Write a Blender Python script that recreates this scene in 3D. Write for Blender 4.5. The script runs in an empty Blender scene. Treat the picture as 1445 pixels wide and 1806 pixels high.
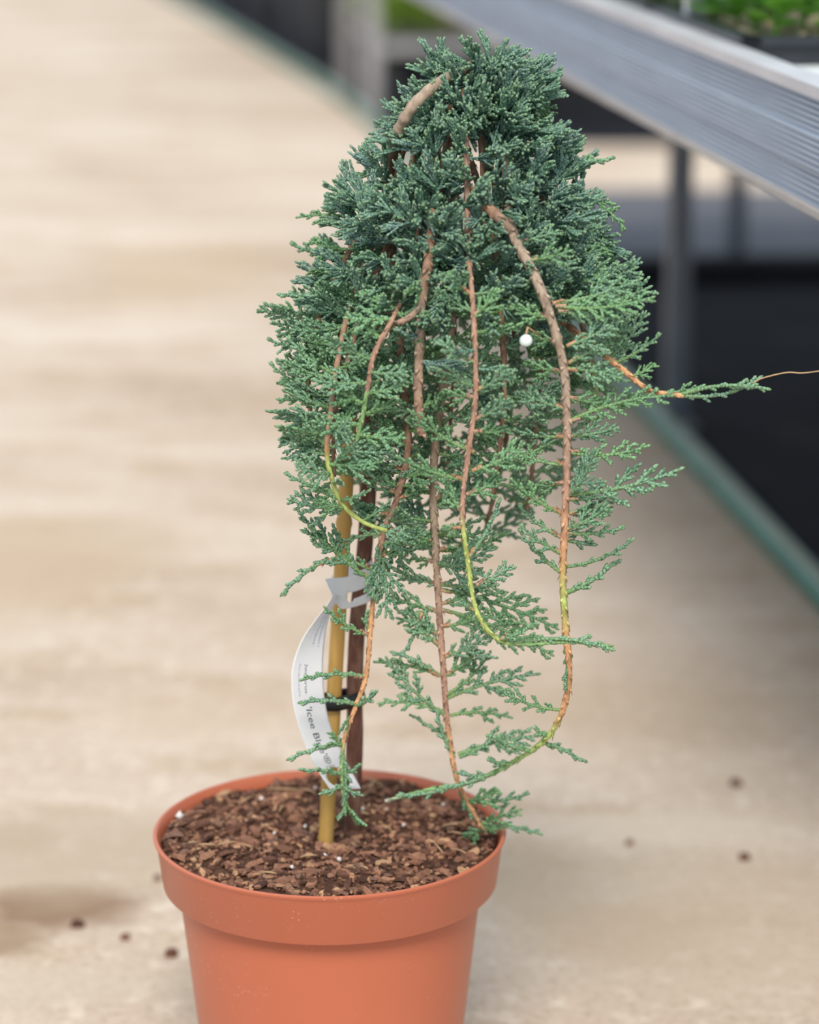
import bpy, math, random
import numpy as np
from mathutils import Vector, Matrix, noise
from mathutils.geometry import delaunay_2d_cdt

# ------------------------------------------------------------------ camera, sky, sun, exposure
scene = bpy.context.scene
FPX, PITCH = 4900.0, 0.25796822
CAM = Vector((0.05197652, -1.70033031, 0.85254987))
cd = bpy.data.cameras.new('camera'); cam = bpy.data.objects.new('camera', cd)
scene.collection.objects.link(cam); scene.camera = cam
cam.location = CAM; cam.rotation_euler = (math.pi / 2 - PITCH, 0, 0)
cd.sensor_fit = 'HORIZONTAL'; cd.sensor_width = 28.8; cd.lens = FPX / 1445 * 28.8
cd.clip_start = 0.05; cd.clip_end = 200
cd.dof.use_dof = True; cd.dof.focus_distance = 1.68; cd.dof.aperture_fstop = 4.0

world = bpy.data.worlds.new('sky'); scene.world = world; world.use_nodes = True
bg = world.node_tree.nodes['Background']
# overcast-style sky: brightest at the zenith, easing evenly towards the horizon
_nt = world.node_tree; _tc = _nt.nodes.new('ShaderNodeTexCoord'); _sp = _nt.nodes.new('ShaderNodeSeparateXYZ')
_rp = _nt.nodes.new('ShaderNodeValToRGB'); _nt.links.new(_tc.outputs['Generated'], _sp.inputs[0]); _nt.links.new(_sp.outputs[2], _rp.inputs[0]); _nt.links.new(_rp.outputs[0], bg.inputs[0])
_rp.color_ramp.elements[0].color = (0.42, 0.50, 0.58, 1); _rp.color_ramp.elements[1].color = (0.80, 0.92, 1.0, 1)
bg.inputs[1].default_value = 1.12
sl = bpy.data.lights.new('sun', 'SUN'); sun = bpy.data.objects.new('sun', sl); scene.collection.objects.link(sun)
sl.energy = 2.95; sl.angle = math.radians(22); sl.color = (1.0, 0.92, 0.80)
sun.rotation_euler = Vector((0.05, 0.90, -1.0)).to_track_quat('-Z', 'Y').to_euler()
scene.view_settings.view_transform = 'Standard'; scene.view_settings.look = 'None'
scene.view_settings.gamma = 1; scene.view_settings.use_curve_mapping = False
scene.view_settings.exposure = 0.18

# ------------------------------------------------------------------ helpers
RNG = random.Random(11)
COL = scene.collection
CP, SP = math.cos(PITCH), math.sin(PITCH)
def ray(px, py):
    u, v = (px - 722.5) / FPX, (903 - py) / FPX
    return Vector((u, CP + v * SP, -SP + v * CP))
def P(px, py, y):                       # world point seen at a pixel, at depth plane y
    d = ray(px, py); return CAM + d * ((y - CAM.y) / d.y)
def F(px, py, z=0.0):                   # world point seen at a pixel, at height z
    d = ray(px, py); return CAM + d * ((z - CAM.z) / d.z)

WORLD = {}
def link(o, parent=None, loc=(0, 0, 0)):
    loc = Vector(loc); COL.objects.link(o); WORLD[o.name] = loc
    if parent is not None:
        o.parent = parent; o.location = loc - WORLD[parent.name]
    else:
        o.location = loc
    return o
def tag(o, label=None, cat=None, group=None, kind=None):
    if label: o['label'] = label
    if cat: o['category'] = cat
    if group: o['group'] = group
    if kind: o['kind'] = kind
    return o
def empty(name, loc=(0, 0, 0)):
    o = bpy.data.objects.new(name, None); o.empty_display_size = 0.02
    return link(o, None, loc)

class MB:
    def __init__(s): s.v = []; s.f = []; s.c = []
    def add(s, vs, fs, col=(0, 0, 0)):
        n = len(s.v); s.v += [tuple(q) for q in vs]; s.f += [tuple(i + n for i in f) for f in fs]
        s.c += [tuple(col)] * len(vs)
    def box(s, c, half, rot=None, col=(0, 0, 0)):
        vs = [Vector((x * half[0], y * half[1], z * half[2])) for x in (-1, 1) for y in (-1, 1) for z in (-1, 1)]
        if rot is not None: vs = [rot @ q for q in vs]
        c = Vector(c)
        s.add([q + c for q in vs], [(0, 1, 3, 2), (4, 6, 7, 5), (0, 4, 5, 1), (2, 3, 7, 6), (0, 2, 6, 4), (1, 5, 7, 3)], col)
    def tube(s, pts, rad, sides=10, cols=None, cap=True):
        n0 = len(s.v); N = len(pts); ref = None
        for i, p in enumerate(pts):
            t = (pts[min(i + 1, N - 1)] - pts[max(i - 1, 0)]).normalized()
            if ref is None: ref = t.orthogonal()
            ref = (ref - t * ref.dot(t)).normalized(); b = t.cross(ref)
            r = rad[i] if hasattr(rad, '__len__') else rad
            for k in range(sides):
                a = 2 * math.pi * k / sides
                s.v.append(tuple(p + (ref * math.cos(a) + b * math.sin(a)) * r))
                s.c.append(tuple(cols[i]) if cols else (0, 0, 0))
        for i in range(N - 1):
            for k in range(sides):
                a, b_ = n0 + i * sides + k, n0 + i * sides + (k + 1) % sides
                s.f.append((a, b_, b_ + sides, a + sides))
        if cap:
            s.f.append(tuple(n0 + k for k in reversed(range(sides))))
            s.f.append(tuple(n0 + (N - 1) * sides + k for k in range(sides)))
    def lathe(s, prof, seg=96):
        n0 = len(s.v); N = len(prof)
        for (r, z) in prof:
            for k in range(seg):
                a = 2 * math.pi * k / seg
                s.v.append((r * math.cos(a), r * math.sin(a), z)); s.c.append((0, 0, 0))
        for i in range(N - 1):
            for k in range(seg):
                a, b_ = n0 + i * seg + k, n0 + i * seg + (k + 1) % seg
                s.f.append((a, b_, b_ + seg, a + seg))
    def mesh(s, name, mat, smooth=True, origin=(0, 0, 0)):
        me = bpy.data.meshes.new(name); o = Vector(origin)
        me.from_pydata([tuple(Vector(q) - o) for q in s.v], [], s.f); me.update()
        at = me.color_attributes.new('Col', 'FLOAT_COLOR', 'POINT')
        at.data.foreach_set('color', np.array([(a, b, c, 1) for a, b, c in s.c], dtype=np.float32).ravel())
        me.polygons.foreach_set('use_smooth', [smooth] * len(me.polygons))
        if mat: me.materials.append(mat)
        return me
    def obj(s, name, mat, parent=None, origin=(0, 0, 0), smooth=True, auto=None):
        o = bpy.data.objects.new(name, s.mesh(name, mat, smooth, origin))
        if auto is not None: o.data.set_sharp_from_angle(angle=math.radians(auto))
        return link(o, parent, origin)

# ------------------------------------------------------------------ materials
def mat(name, rough=0.6, spec=0.4):
    m = bpy.data.materials.new(name); m.use_nodes = True
    nt = m.node_tree; b = nt.nodes['Principled BSDF']
    b.inputs['Roughness'].default_value = rough; b.inputs['Specular IOR Level'].default_value = spec
    return m, nt, b
def node(nt, t, **kw):
    n = nt.nodes.new(t)
    for k, v in kw.items():
        if k in n.inputs: n.inputs[k].default_value = v
        else: setattr(n, k, v)
    return n
def ramp(nt, stops, fac):
    r = node(nt, 'ShaderNodeValToRGB'); e = r.color_ramp.elements
    while len(e) < len(stops): e.new(0.5)
    for i, (p, c) in enumerate(stops):
        e[i].position = p; e[i].color = (*c, 1)
    nt.links.new(fac, r.inputs[0]); return r.outputs[0]
def mix(nt, fac, a, b, mode='MIX'):
    n = node(nt, 'ShaderNodeMix', data_type='RGBA', blend_type=mode)
    for s, x in ((0, fac), (6, a), (7, b)):
        if isinstance(x, (int, float)): n.inputs[s].default_value = x
        elif isinstance(x, tuple): n.inputs[s].default_value = (*x, 1)
        else: nt.links.new(x, n.inputs[s])
    return n.outputs[2]
def noise_fac(nt, scale, coord='Object', detail=5, stretch=None, rough=0.55):
    tc = node(nt, 'ShaderNodeTexCoord'); v = tc.outputs[coord]
    if stretch:
        mp = node(nt, 'ShaderNodeMapping'); mp.inputs['Scale'].default_value = stretch
        nt.links.new(v, mp.inputs[0]); v = mp.outputs[0]
    n = node(nt, 'ShaderNodeTexNoise', Scale=scale, Detail=detail, Roughness=rough)
    nt.links.new(v, n.inputs['Vector']); return n.outputs[0]
def bump(nt, b, fac, strength=0.3, dist=0.002):
    n = node(nt, 'ShaderNodeBump', Strength=strength, Distance=dist)
    nt.links.new(fac, n.inputs['Height']); nt.links.new(n.outputs[0], b.inputs['Normal'])
def simple(name, stops, scale=20, rough=0.6, spec=0.4, bumps=0.0, bdist=0.001, stretch=None, metal=0.0):
    m, nt, b = mat(name, rough, spec); f = noise_fac(nt, scale, stretch=stretch)
    nt.links.new(ramp(nt, stops, f), b.inputs['Base Color'])
    b.inputs['Metallic'].default_value = metal
    if bumps: bump(nt, b, f, bumps, bdist)
    return m

def concrete():
    m, nt, b = mat('concrete', 0.85, 0.25)
    big = noise_fac(nt, 1.6, stretch=(0.8, 1.6, 1), detail=6)
    c = ramp(nt, [(0.30, (0.40, 0.30, 0.225)), (0.47, (0.55, 0.445, 0.365)), (0.64, (0.645, 0.545, 0.47))], big)
    mid = noise_fac(nt, 7.0, stretch=(0.7, 1.5, 1), detail=6)
    c = mix(nt, ramp(nt, [(0.50, (0, 0, 0)), (0.70, (0.8, 0.8, 0.8))], mid), c, (0.42, 0.295, 0.195))
    fine = noise_fac(nt, 130, detail=4)
    c = mix(nt, ramp(nt, [(0.34, (0.55, 0.55, 0.55)), (0.54, (0, 0, 0))], fine), c, (0.34, 0.26, 0.19))
    vf = noise_fac(nt, 45, detail=3)
    c = mix(nt, ramp(nt, [(0.54, (0, 0, 0)), (0.72, (0.65, 0.65, 0.65))], vf), c, (0.70, 0.61, 0.52))
    # a brown damp stain on the slab, left of the pot
    tc = node(nt, 'ShaderNodeTexCoord')
    for (ctr, sx, sy, col, amt) in STAINS:
        sep = node(nt, 'ShaderNodeMapping', vector_type='POINT')
        sep.inputs['Location'].default_value = (-ctr.x / sx, -ctr.y / sy, 0); sep.inputs['Scale'].default_value = (1 / sx, 1 / sy, 0)
        nt.links.new(tc.outputs['Object'], sep.inputs[0])
        nz = node(nt, 'ShaderNodeTexNoise', Scale=1.7, Detail=4)
        nt.links.new(sep.outputs[0], nz.inputs['Vector'])
        ad = mix(nt, 0.45, sep.outputs[0], nz.outputs[1], 'LINEAR_LIGHT')
        g = node(nt, 'ShaderNodeTexGradient', gradient_type='SPHERICAL'); nt.links.new(ad, g.inputs[0])
        c = mix(nt, ramp(nt, [(0.05, (0, 0, 0)), (0.55, (amt, amt, amt))], g.outputs[1]), c, col)
    nt.links.new(c, b.inputs['Base Color']); bump(nt, b, fine, 0.35, 0.002)
    return m
STAINS = [(F(100, 1598), 0.095, 0.06, (0.24, 0.15, 0.095), 0.95), (F(0, 1660), 0.05, 0.04, (0.27, 0.18, 0.11), 0.8),
          (F(30, 1480), 0.05, 0.05, (0.36, 0.25, 0.165), 0.6), (F(1080, 1640), 0.10, 0.07, (0.44, 0.31, 0.21), 0.6),
          (F(930, 1540), 0.07, 0.12, (0.42, 0.30, 0.20), 0.5), (F(20, 1000), 0.2, 0.3, (0.46, 0.33, 0.22), 0.5),
          (F(330, 480), 0.25, 0.5, (0.50, 0.37, 0.26), 0.5), (F(380, 1260), 0.15, 0.10, (0.47, 0.345, 0.24), 0.4),
          (F(120, 1500), 0.22, 0.13, (0.42, 0.33, 0.25), 0.7), (F(1250, 1620), 0.24, 0.20, (0.43, 0.345, 0.265), 0.6), (F(60, 1740), 0.16, 0.05, (0.50, 0.42, 0.33), 0.5),
          (F(1180, 1460), 0.16, 0.05, (0.60, 0.51, 0.42), 0.6), (F(1150, 1250), 0.20, 0.14, (0.43, 0.335, 0.25), 0.5), (F(100, 960), 0.25, 0.18, (0.46, 0.35, 0.255), 0.6), (F(640, 1120), 0.2, 0.1, (0.47, 0.37, 0.28), 0.5)]
M = {}
M['concrete'] = concrete()
M['mat'] = simple('black_mat', [(0.3, (0.008, 0.009, 0.014)), (0.6, (0.014, 0.015, 0.022)), (0.8, (0.045, 0.042, 0.041))], 6, 0.85, 0.12)
M['greyshade'] = simple('bench_shade_grey', [(0.3, (0.085, 0.09, 0.11)), (0.7, (0.12, 0.12, 0.14))], 6, 0.8, 0.2)  # tone of shaded concrete under the bench, painted as a sheet
M['hose'] = simple('hose_green', [(0.3, (0.006, 0.10, 0.07)), (0.7, (0.014, 0.17, 0.115))], 30, 0.35, 0.5)
M['hosesheen'] = simple('hose_sheen', [(0.3, (0.22, 0.27, 0.21)), (0.7, (0.28, 0.32, 0.26))], 30, 0.4, 0.5)  # pale tone for the sun sheen on the hose
M['alu'] = simple('grey_aluminium', [(0.35, (0.36, 0.42, 0.53)), (0.65, (0.41, 0.475, 0.585))], 9, 0.45, 0.5, metal=0.25, stretch=(1, 1, 8))
M['alulip'] = simple('bare_aluminium', [(0.35, (0.50, 0.49, 0.54)), (0.65, (0.60, 0.59, 0.64))], 9, 0.4, 0.5, metal=0.2)
M['aluflange'] = simple('dusty_aluminium', [(0.35, (0.36, 0.33, 0.32)), (0.65, (0.44, 0.40, 0.38))], 12, 0.6, 0.4)
M['steel'] = simple('painted_steel', [(0.35, (0.10, 0.12, 0.145)), (0.65, (0.135, 0.155, 0.185))], 15, 0.5, 0.4)
M['zinc'] = simple('zinc_steel', [(0.35, (0.30, 0.29, 0.30)), (0.65, (0.38, 0.37, 0.38))], 15, 0.5, 0.4, metal=0.2)
M['bench'] = simple('white_bench', [(0.35, (0.62, 0.66, 0.68)), (0.65, (0.72, 0.75, 0.77))], 10, 0.5, 0.4)
M['blackp'] = simple('black_plastic', [(0.35, (0.010, 0.011, 0.014)), (0.65, (0.02, 0.022, 0.028))], 14, 0.6, 0.25)
M['greyp'] = simple('charcoal_plastic', [(0.35, (0.026, 0.028, 0.038)), (0.65, (0.038, 0.040, 0.052))], 14, 0.6, 0.25)
M['tray'] = simple('tray_plastic', [(0.35, (0.018, 0.022, 0.03)), (0.65, (0.035, 0.038, 0.05))], 14, 0.4, 0.5)
M['compost'] = simple('pale_compost', [(0.35, (0.24, 0.18, 0.12)), (0.65, (0.55, 0.45, 0.35))], 60, 0.9, 0.2, 0.6, 0.004)
def leafmat(name, lo, hi):
    m, nt, b = mat(name, 0.45, 0.4)
    oi = node(nt, 'ShaderNodeObjectInfo'); nz = noise_fac(nt, 30)
    a = ramp(nt, [(0, lo), (1, hi)], oi.outputs['Random'])
    nt.links.new(mix(nt, nz, a, hi), b.inputs['Base Color'])
    b.inputs['Subsurface Weight'].default_value = 0.0
    tr = node(nt, 'ShaderNodeBsdfTranslucent'); tr.inputs[0].default_value = (*hi, 1)
    ms = node(nt, 'ShaderNodeMixShader', Fac=0.3); out = nt.nodes['Material Output']
    nt.links.new(b.outputs[0], ms.inputs[1]); nt.links.new(tr.outputs[0], ms.inputs[2]); nt.links.new(ms.outputs[0], out.inputs[0])
    return m
M['leaf'] = leafmat('bright_leaf', (0.06, 0.20, 0.012), (0.17, 0.42, 0.05))
M['leafy'] = leafmat('yellow_leaf', (0.12, 0.26, 0.02), (0.30, 0.45, 0.05))

def potmat():
    m, nt, b = mat('terracotta_plastic', 0.38, 0.45)
    f = noise_fac(nt, 3.5, detail=3)
    c = ramp(nt, [(0.3, (0.455, 0.125, 0.065)), (0.7, (0.50, 0.142, 0.075))], f)
    tc = node(nt, 'ShaderNodeTexCoord')
    v = node(nt, 'ShaderNodeTexVoronoi', Scale=260.0); nt.links.new(tc.outputs['Object'], v.inputs['Vector'])
    d = noise_fac(nt, 22, detail=3)
    sp = ramp(nt, [(0.10, (1, 1, 1)), (0.22, (0, 0, 0))], v.outputs['Distance'])
    dm = ramp(nt, [(0.52, (0, 0, 0)), (0.68, (0.32, 0.32, 0.32))], d)
    c = mix(nt, mix(nt, 1.0, sp, dm, 'MULTIPLY'), c, (0.75, 0.55, 0.45))
    v2 = node(nt, 'ShaderNodeTexVoronoi', Scale=34.0); nt.links.new(tc.outputs['Object'], v2.inputs['Vector'])
    c = mix(nt, ramp(nt, [(0.012, (0.8, 0.8, 0.8)), (0.03, (0, 0, 0))], v2.outputs['Distance']), c, (0.12, 0.05, 0.03))
    nt.links.new(c, b.inputs['Base Color']); b.inputs['Subsurface Weight'].default_value = 0.0
    bump(nt, b, noise_fac(nt, 700, detail=2), 0.04, 0.0005)
    return m
M['pot'] = potmat()
M['soil'] = simple('dark_compost', [(0.3, (0.035, 0.017, 0.011)), (0.55, (0.085, 0.040, 0.026)), (0.75, (0.16, 0.08, 0.05))], 170, 0.95, 0.2, 0.9, 0.003)
CHIP = [(0.0, (0.07, 0.034, 0.026)), (0.25, (0.16, 0.075, 0.05)), (0.5, (0.27, 0.135, 0.09)), (0.68, (0.34, 0.175, 0.115)), (0.78, (0.17, 0.10, 0.08)), (0.90, (0.44, 0.24, 0.14)), (1.0, (0.50, 0.33, 0.20))]
def chipmat(name, objrnd):
    m, nt, b = mat(name, 0.85, 0.25)
    if objrnd: f = node(nt, 'ShaderNodeObjectInfo').outputs['Random']
    else: 
        a = node(nt, 'ShaderNodeAttribute', attribute_name='Col'); sep = node(nt, 'ShaderNodeSeparateColor')
        nt.links.new(a.outputs[0], sep.inputs[0]); f = sep.outputs[0]
    c = ramp(nt, CHIP, f); nz = noise_fac(nt, 420, detail=4, stretch=(1, 3, 1))
    c = mix(nt, 0.7, c, ramp(nt, [(0.3, (0.45, 0.42, 0.40)), (0.7, (1.25, 1.2, 1.15))], nz), 'MULTIPLY')
    nt.links.new(c, b.inputs['Base Color']); bump(nt, b, nz, 0.6, 0.001)
    return m
M['chip'] = chipmat('bark_chip', True); M['chips'] = chipmat('bark_bits', False)
M['straw'] = simple('dry_straw', [(0.3, (0.36, 0.22, 0.115)), (0.7, (0.54, 0.37, 0.22))], 80, 0.7, 0.3)
M['perlite'] = simple('perlite', [(0.3, (0.65, 0.60, 0.58)), (0.7, (0.8, 0.77, 0.76))], 80, 0.8, 0.3, 0.5)
M['bamboo'] = simple('bamboo', [(0.3, (0.36, 0.20, 0.05)), (0.5, (0.47, 0.28, 0.075)), (0.75, (0.56, 0.35, 0.11))], 14, 0.45, 0.4, 0.15, 0.0008, stretch=(10, 10, 1))
M['trunk'] = simple('stem_bark', [(0.3, (0.075, 0.035, 0.026)), (0.5, (0.14, 0.065, 0.048)), (0.68, (0.24, 0.14, 0.10)), (0.8, (0.15, 0.14, 0.08))], 130, 0.85, 0.25, 0.9, 0.0025, stretch=(1, 1, 0.35))
M['rubber'] = simple('black_rubber', [(0.3, (0.008, 0.008, 0.009)), (0.7, (0.018, 0.018, 0.02))], 40, 0.45, 0.4)
def barkmat():
    m, nt, b = mat('branch_bark', 0.75, 0.25)
    a = node(nt, 'ShaderNodeAttribute', attribute_name='Col'); nz = noise_fac(nt, 240, detail=5, stretch=(1, 1, 0.5))
    c = mix(nt, 0.85, a.outputs[0], ramp(nt, [(0.3, (0.55, 0.50, 0.48)), (0.7, (1.3, 1.28, 1.25))], nz), 'MULTIPLY')
    nt.links.new(c, b.inputs['Base Color']); bump(nt, b, nz, 0.6, 0.0012)
    return m
M['bark'] = barkmat()
def foliagemat():
    m, nt, b = mat('juniper_scales', 0.5, 0.35)
    a = node(nt, 'ShaderNodeAttribute', attribute_name='Col'); sep = node(nt, 'ShaderNodeSeparateColor')
    nt.links.new(a.outputs[0], sep.inputs[0])
    tc = node(nt, 'ShaderNodeTexCoord')
    vo = node(nt, 'ShaderNodeTexVoronoi', Scale=950.0); nt.links.new(tc.outputs['Object'], vo.inputs['Vector'])
    bluish = ramp(nt, [(0.05, (0.45, 0.60, 0.60)), (0.42, (0.24, 0.39, 0.36)), (0.8, (0.06, 0.15, 0.105))], vo.outputs['Distance'])
    green = ramp(nt, [(0.05, (0.38, 0.57, 0.36)), (0.42, (0.20, 0.40, 0.20)), (0.8, (0.045, 0.145, 0.055))], vo.outputs['Distance'])
    c = mix(nt, sep.outputs[2], bluish, green)
    oi = node(nt, 'ShaderNodeObjectInfo')
    c = mix(nt, 0.55, c, ramp(nt, [(0, (0.72, 0.75, 0.72)), (0.5, (1, 1, 1)), (1, (1.25, 1.22, 1.1))], oi.outputs['Random']), 'MULTIPLY')
    c = mix(nt, ramp(nt, [(0.70, (0, 0, 0)), (1.0, (0.5, 0.5, 0.5))], sep.outputs[0]), c, (0.33, 0.48, 0.23))
    c = mix(nt, ramp(nt, [(0.0, (0, 0, 0)), (1.0, (0.85, 0.85, 0.85))], sep.outputs[1]), c, (0.25, 0.38, 0.12))
    nt.links.new(c, b.inputs['Base Color']); bump(nt, b, vo.outputs['Distance'], 0.35, 0.0008)
    tr = node(nt, 'ShaderNodeBsdfTranslucent'); nt.links.new(c, tr.inputs[0])
    ms = node(nt, 'ShaderNodeMixShader', Fac=0.18); out = nt.nodes['Material Output']
    nt.links.new(b.outputs[0], ms.inputs[1]); nt.links.new(tr.outputs[0], ms.inputs[2]); nt.links.new(ms.outputs[0], out.inputs[0])
    return m
M['foliage'] = foliagemat()
def papermat():
    m, nt, b = mat('white_label', 0.45, 0.4)
    nt.links.new(ramp(nt, [(0.3, (0.93, 0.94, 0.96)), (0.7, (0.95, 0.95, 0.97))], noise_fac(nt, 30)), b.inputs['Base Color'])
    tr = node(nt, 'ShaderNodeBsdfTranslucent'); tr.inputs[0].default_value = (0.8, 0.82, 0.9, 1)
    ms = node(nt, 'ShaderNodeMixShader', Fac=0.3); out = nt.nodes['Material Output']
    nt.links.new(b.outputs[0], ms.inputs[1]); nt.links.new(tr.outputs[0], ms.inputs[2]); nt.links.new(ms.outputs[0], out.inputs[0])
    return m
M['paper'] = papermat()
M['ink'] = simple('dark_ink', [(0.3, (0.05, 0.07, 0.085)), (0.7, (0.06, 0.08, 0.10))], 40, 0.6)
M['inkmid'] = simple('grey_ink', [(0.3, (0.14, 0.20, 0.24)), (0.7, (0.16, 0.22, 0.26))], 40, 0.6)
M['inkpale'] = simple('pale_ink', [(0.3, (0.42, 0.46, 0.55)), (0.7, (0.46, 0.50, 0.58))], 40, 0.6)
M['inkblue'] = simple('blue_ink', [(0.3, (0.20, 0.33, 0.50)), (0.7, (0.22, 0.36, 0.54))], 40, 0.6)
M['berry'] = simple('waxy_berry', [(0.35, (0.55, 0.68, 0.68)), (0.65, (0.78, 0.84, 0.82))], 160, 0.55, 0.3)

# ------------------------------------------------------------------ the setting: floor
b = MB(); b.add([(-7, -3.5, 0), (7, -3.5, 0), (7, 16, 0), (-7, 16, 0)], [(0, 1, 2, 3)])
tag(b.obj('floor', M['concrete'], smooth=False), kind='structure')

# bench frame of reference: D runs along the bench away from the camera, E across it
D = Vector((-0.1365, 0.9906, 0)).normalized(); E_ = Vector((D.y, -D.x, 0)); UP = Vector((0, 0, 1))
ROT = Matrix((E_, D, UP)).transposed()

# hose
hp = [(F(1445, 1062), 1), (F(1100, 690), 1), (F(985, 560), 1), (F(640, 208), 1), (F(470, 95), 1), (F(310, 0), 1)]
hp = [q for q, _ in hp]
hp = [hp[0] + (hp[0] - hp[1]) * 2.2] + hp + [hp[-1] + (hp[-1] - hp[-2]) * 0.8]
def spline(pts, n):
    out = []; N = len(pts)
    for i in range(N - 1):
        p0, p1, p2, p3 = pts[max(i - 1, 0)], pts[i], pts[i + 1], pts[min(i + 2, N - 1)]
        for k in range(n):
            t = k / n
            out.append(0.5 * ((2 * p1) + (p2 - p0) * t + (2 * p0 - 5 * p1 + 4 * p2 - p3) * t * t + (3 * p1 - p0 - 3 * p2 + p3) * t ** 3))
    out.append(pts[-1]); return out
HR = 0.0155
hs = [Vector((q.x, q.y, HR)) for q in spline(hp, 14)]
b = MB(); b.tube(hs, HR, 20)
hose = b.obj('garden_hose', M['hose'], None, hs[0])
tag(hose, 'dark green garden hose lying on the concrete along the black mat', 'hose')
b = MB()
N = len(hs); strip = []
for i, q in enumerate(hs):
    t = (hs[min(i + 1, N - 1)] - hs[max(i - 1, 0)]).normalized(); s_ = Vector((t.y, -t.x, 0))
    for k in range(5):
        a = math.radians(74 + k * 13)
        strip.append(q + (s_ * math.cos(a) + UP * math.sin(a)) * (HR + 0.0004))
b.add(strip, [(i * 5 + k, i * 5 + k + 1, i * 5 + k + 6, i * 5 + k + 5) for i in range(N - 1) for k in range(4)])
b.obj('painted_sheen', M['hosesheen'], hose, hs[0])  # sun sheen along the top of the hose, painted as a paler strip

# black ground mats right of the hose, plus a grey sheet as bench shade
def hose_x(y):
    for a, c in zip(hs, hs[1:]):
        if a.y <= y <= c.y: return a.x + (c.x - a.x) * (y - a.y) / (c.y - a.y)
    return hs[-1].x
def ground_mat_or_shade(y0, y1, w, label):
    b = MB(); n = 24; vs = []
    for i in range(n + 1):
        y = y0 + (y1 - y0) * i / n; x = hose_x(y) + 0.012
        vs += [(x, y, 0.0012), (x + w, y, 0.0012)]
    vs += [(p[0], p[1], 0.004) for p in vs]; m_ = 2 * (n + 1)
    fs = []
    for i in range(n):
        a = 2 * i
        fs += [(m_ + a, m_ + a + 1, m_ + a + 3, m_ + a + 2), (a, a + 2, a + 3, a + 1), (a, m_ + a, m_ + a + 2, a + 2), (a + 1, a + 3, m_ + a + 3, m_ + a + 1)]
    fs += [(0, 1, m_ + 1, m_), (2 * n, m_ + 2 * n, m_ + 2 * n + 1, 2 * n + 1)]
    b.add(vs, fs); o = b.obj('ground_mat_or_shade', M['mat'], None, vs[0], smooth=False)
    return tag(o, label, 'mat')
yA = F(1300, 470).y; yB = F(1100, 257).y
ground_mat_or_shade(hs[0].y + .01, yA, 1.7, 'black ground cover mat under the near end of the aluminium bench')
ground_mat_or_shade(yB, 10.5, 1.9, 'black ground cover mat under the plant trolley at the far end')
ground_mat_or_shade(yA + .012, F(1300, 338).y, 1.7, 'grey sheet standing in for bench shade on the floor beyond the drain pipe')['label']
bpy.data.objects['ground_mat_or_shade.002'].data.materials[0] = M['greyshade']  # this sheet paints the bench shade onto the floor
# black drain pipe across the mat edge
pc = F(1010, 500); pp = [F(930, 503) + UP * 0.024, F(1460, 497) + UP * 0.024]
pp = [pp[0], pp[0] * 0.5 + pp[1] * 0.5, pp[1] + (pp[1] - pp[0]) * 0.9]
pp[0] = Vector((hose_x(pp[0].y) + 0.03 + 0.024, pp[0].y, 0.028)); pp = [Vector((q.x, q.y, 0.028)) for q in pp]
b = MB(); b.tube(pp, 0.024, 18)
pipe = b.obj('drain_pipe', M['blackp'], None, pp[0])
tag(pipe, 'black drain pipe lying across the mat beneath the bench', 'pipe')

# ------------------------------------------------------------------ aluminium bench
LB = F(1190, 760)                                   # foot of the near leg
RE0 = P(1445, 376, 0.16)                             # underside of the side rail where it leaves the frame
LZ = RE0.z; ZT = P(1445, 158, 0.16).z
base = Vector((RE0.x, RE0.y, 0)) + D * (LB - RE0).dot(D)
LE1 = (LB - base).dot(E_)
bench = empty('plant_bench', base)
tag(bench, 'low aluminium plant bench with a fluted side rail on grey legs', 'bench')
def at(e, d, z): return base + E_ * e + D * d + UP * z
d0, d1 = -2.05, 1.25
Hh = ZT - LZ
prof = []
ngr = 18
z = LZ + 0.004
for k in range(ngr):                                # fluted face: ribs proud, narrow grooves recessed
    zz0 = LZ + 0.003 + (Hh - 0.009) * k / ngr; zz1 = LZ + 0.003 + (Hh - 0.009) * (k + 1) / ngr
    o_ = (-0.0015, -0.0035, -0.0015)[k // 6]; prof += [(o_ + 0.0026, zz0), (o_, zz0 + 0.0008), (o_, zz1 - 0.0010), (o_ + 0.0026, zz1)]
def extrude(mb, prof, closed_prof=True):
    n = len(prof); vs = [at(e, d0, z) for e, z in prof] + [at(e, d1, z) for e, z in prof]
    fs = [(i, (i + 1) % n, n + (i + 1) % n, n + i) for i in range(n if closed_prof else n - 1)]
    if closed_prof: fs += [tuple(range(n - 1, -1, -1)), tuple(range(n, 2 * n))]
    mb.add(vs, fs)
b = MB(); extrude(b, prof + [(0.008, ZT - 0.006), (0.008, LZ + 0.006)])
b.obj('side_rail', M['alu'], bench, base, smooth=False)
b = MB(); b.box(at(0.007, (d0 + d1) / 2, ZT - 0.002), (0.012, (d1 - d0) / 2, 0.004), ROT)
b.obj('top_lip', M['alulip'], bench, base, smooth=False)
b = MB(); b.box(at(0.008, (d0 + d1) / 2, LZ + 0.001), (0.014, (d1 - d0) / 2, 0.0025), ROT)
b.obj('bottom_flange', M['aluflange'], bench, base, smooth=False)
b = MB(); b.box(at(0.62, (d0 + d1) / 2, ZT - 0.024), (0.60, (d1 - d0) / 2, 0.010), ROT)
b.obj('bench_deck', M['bench'], bench, base, smooth=False)
b = MB(); b.box(at(1.225, (d0 + d1) / 2, ZT - 0.03), (0.006, (d1 - d0) / 2, 0.03), ROT)
b.obj('back_rail', M['alu'], bench, base, smooth=False)
leg2 = F(1297, 470)
le2 = (leg2 - base).dot(E_); ld2 = (leg2 - base).dot(D)
legs = [(LE1, 0.0), (le2, ld2), (LE1 + .75, 0.0), (LE1, -1.95), (LE1 + .75, -1.95)]
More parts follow.
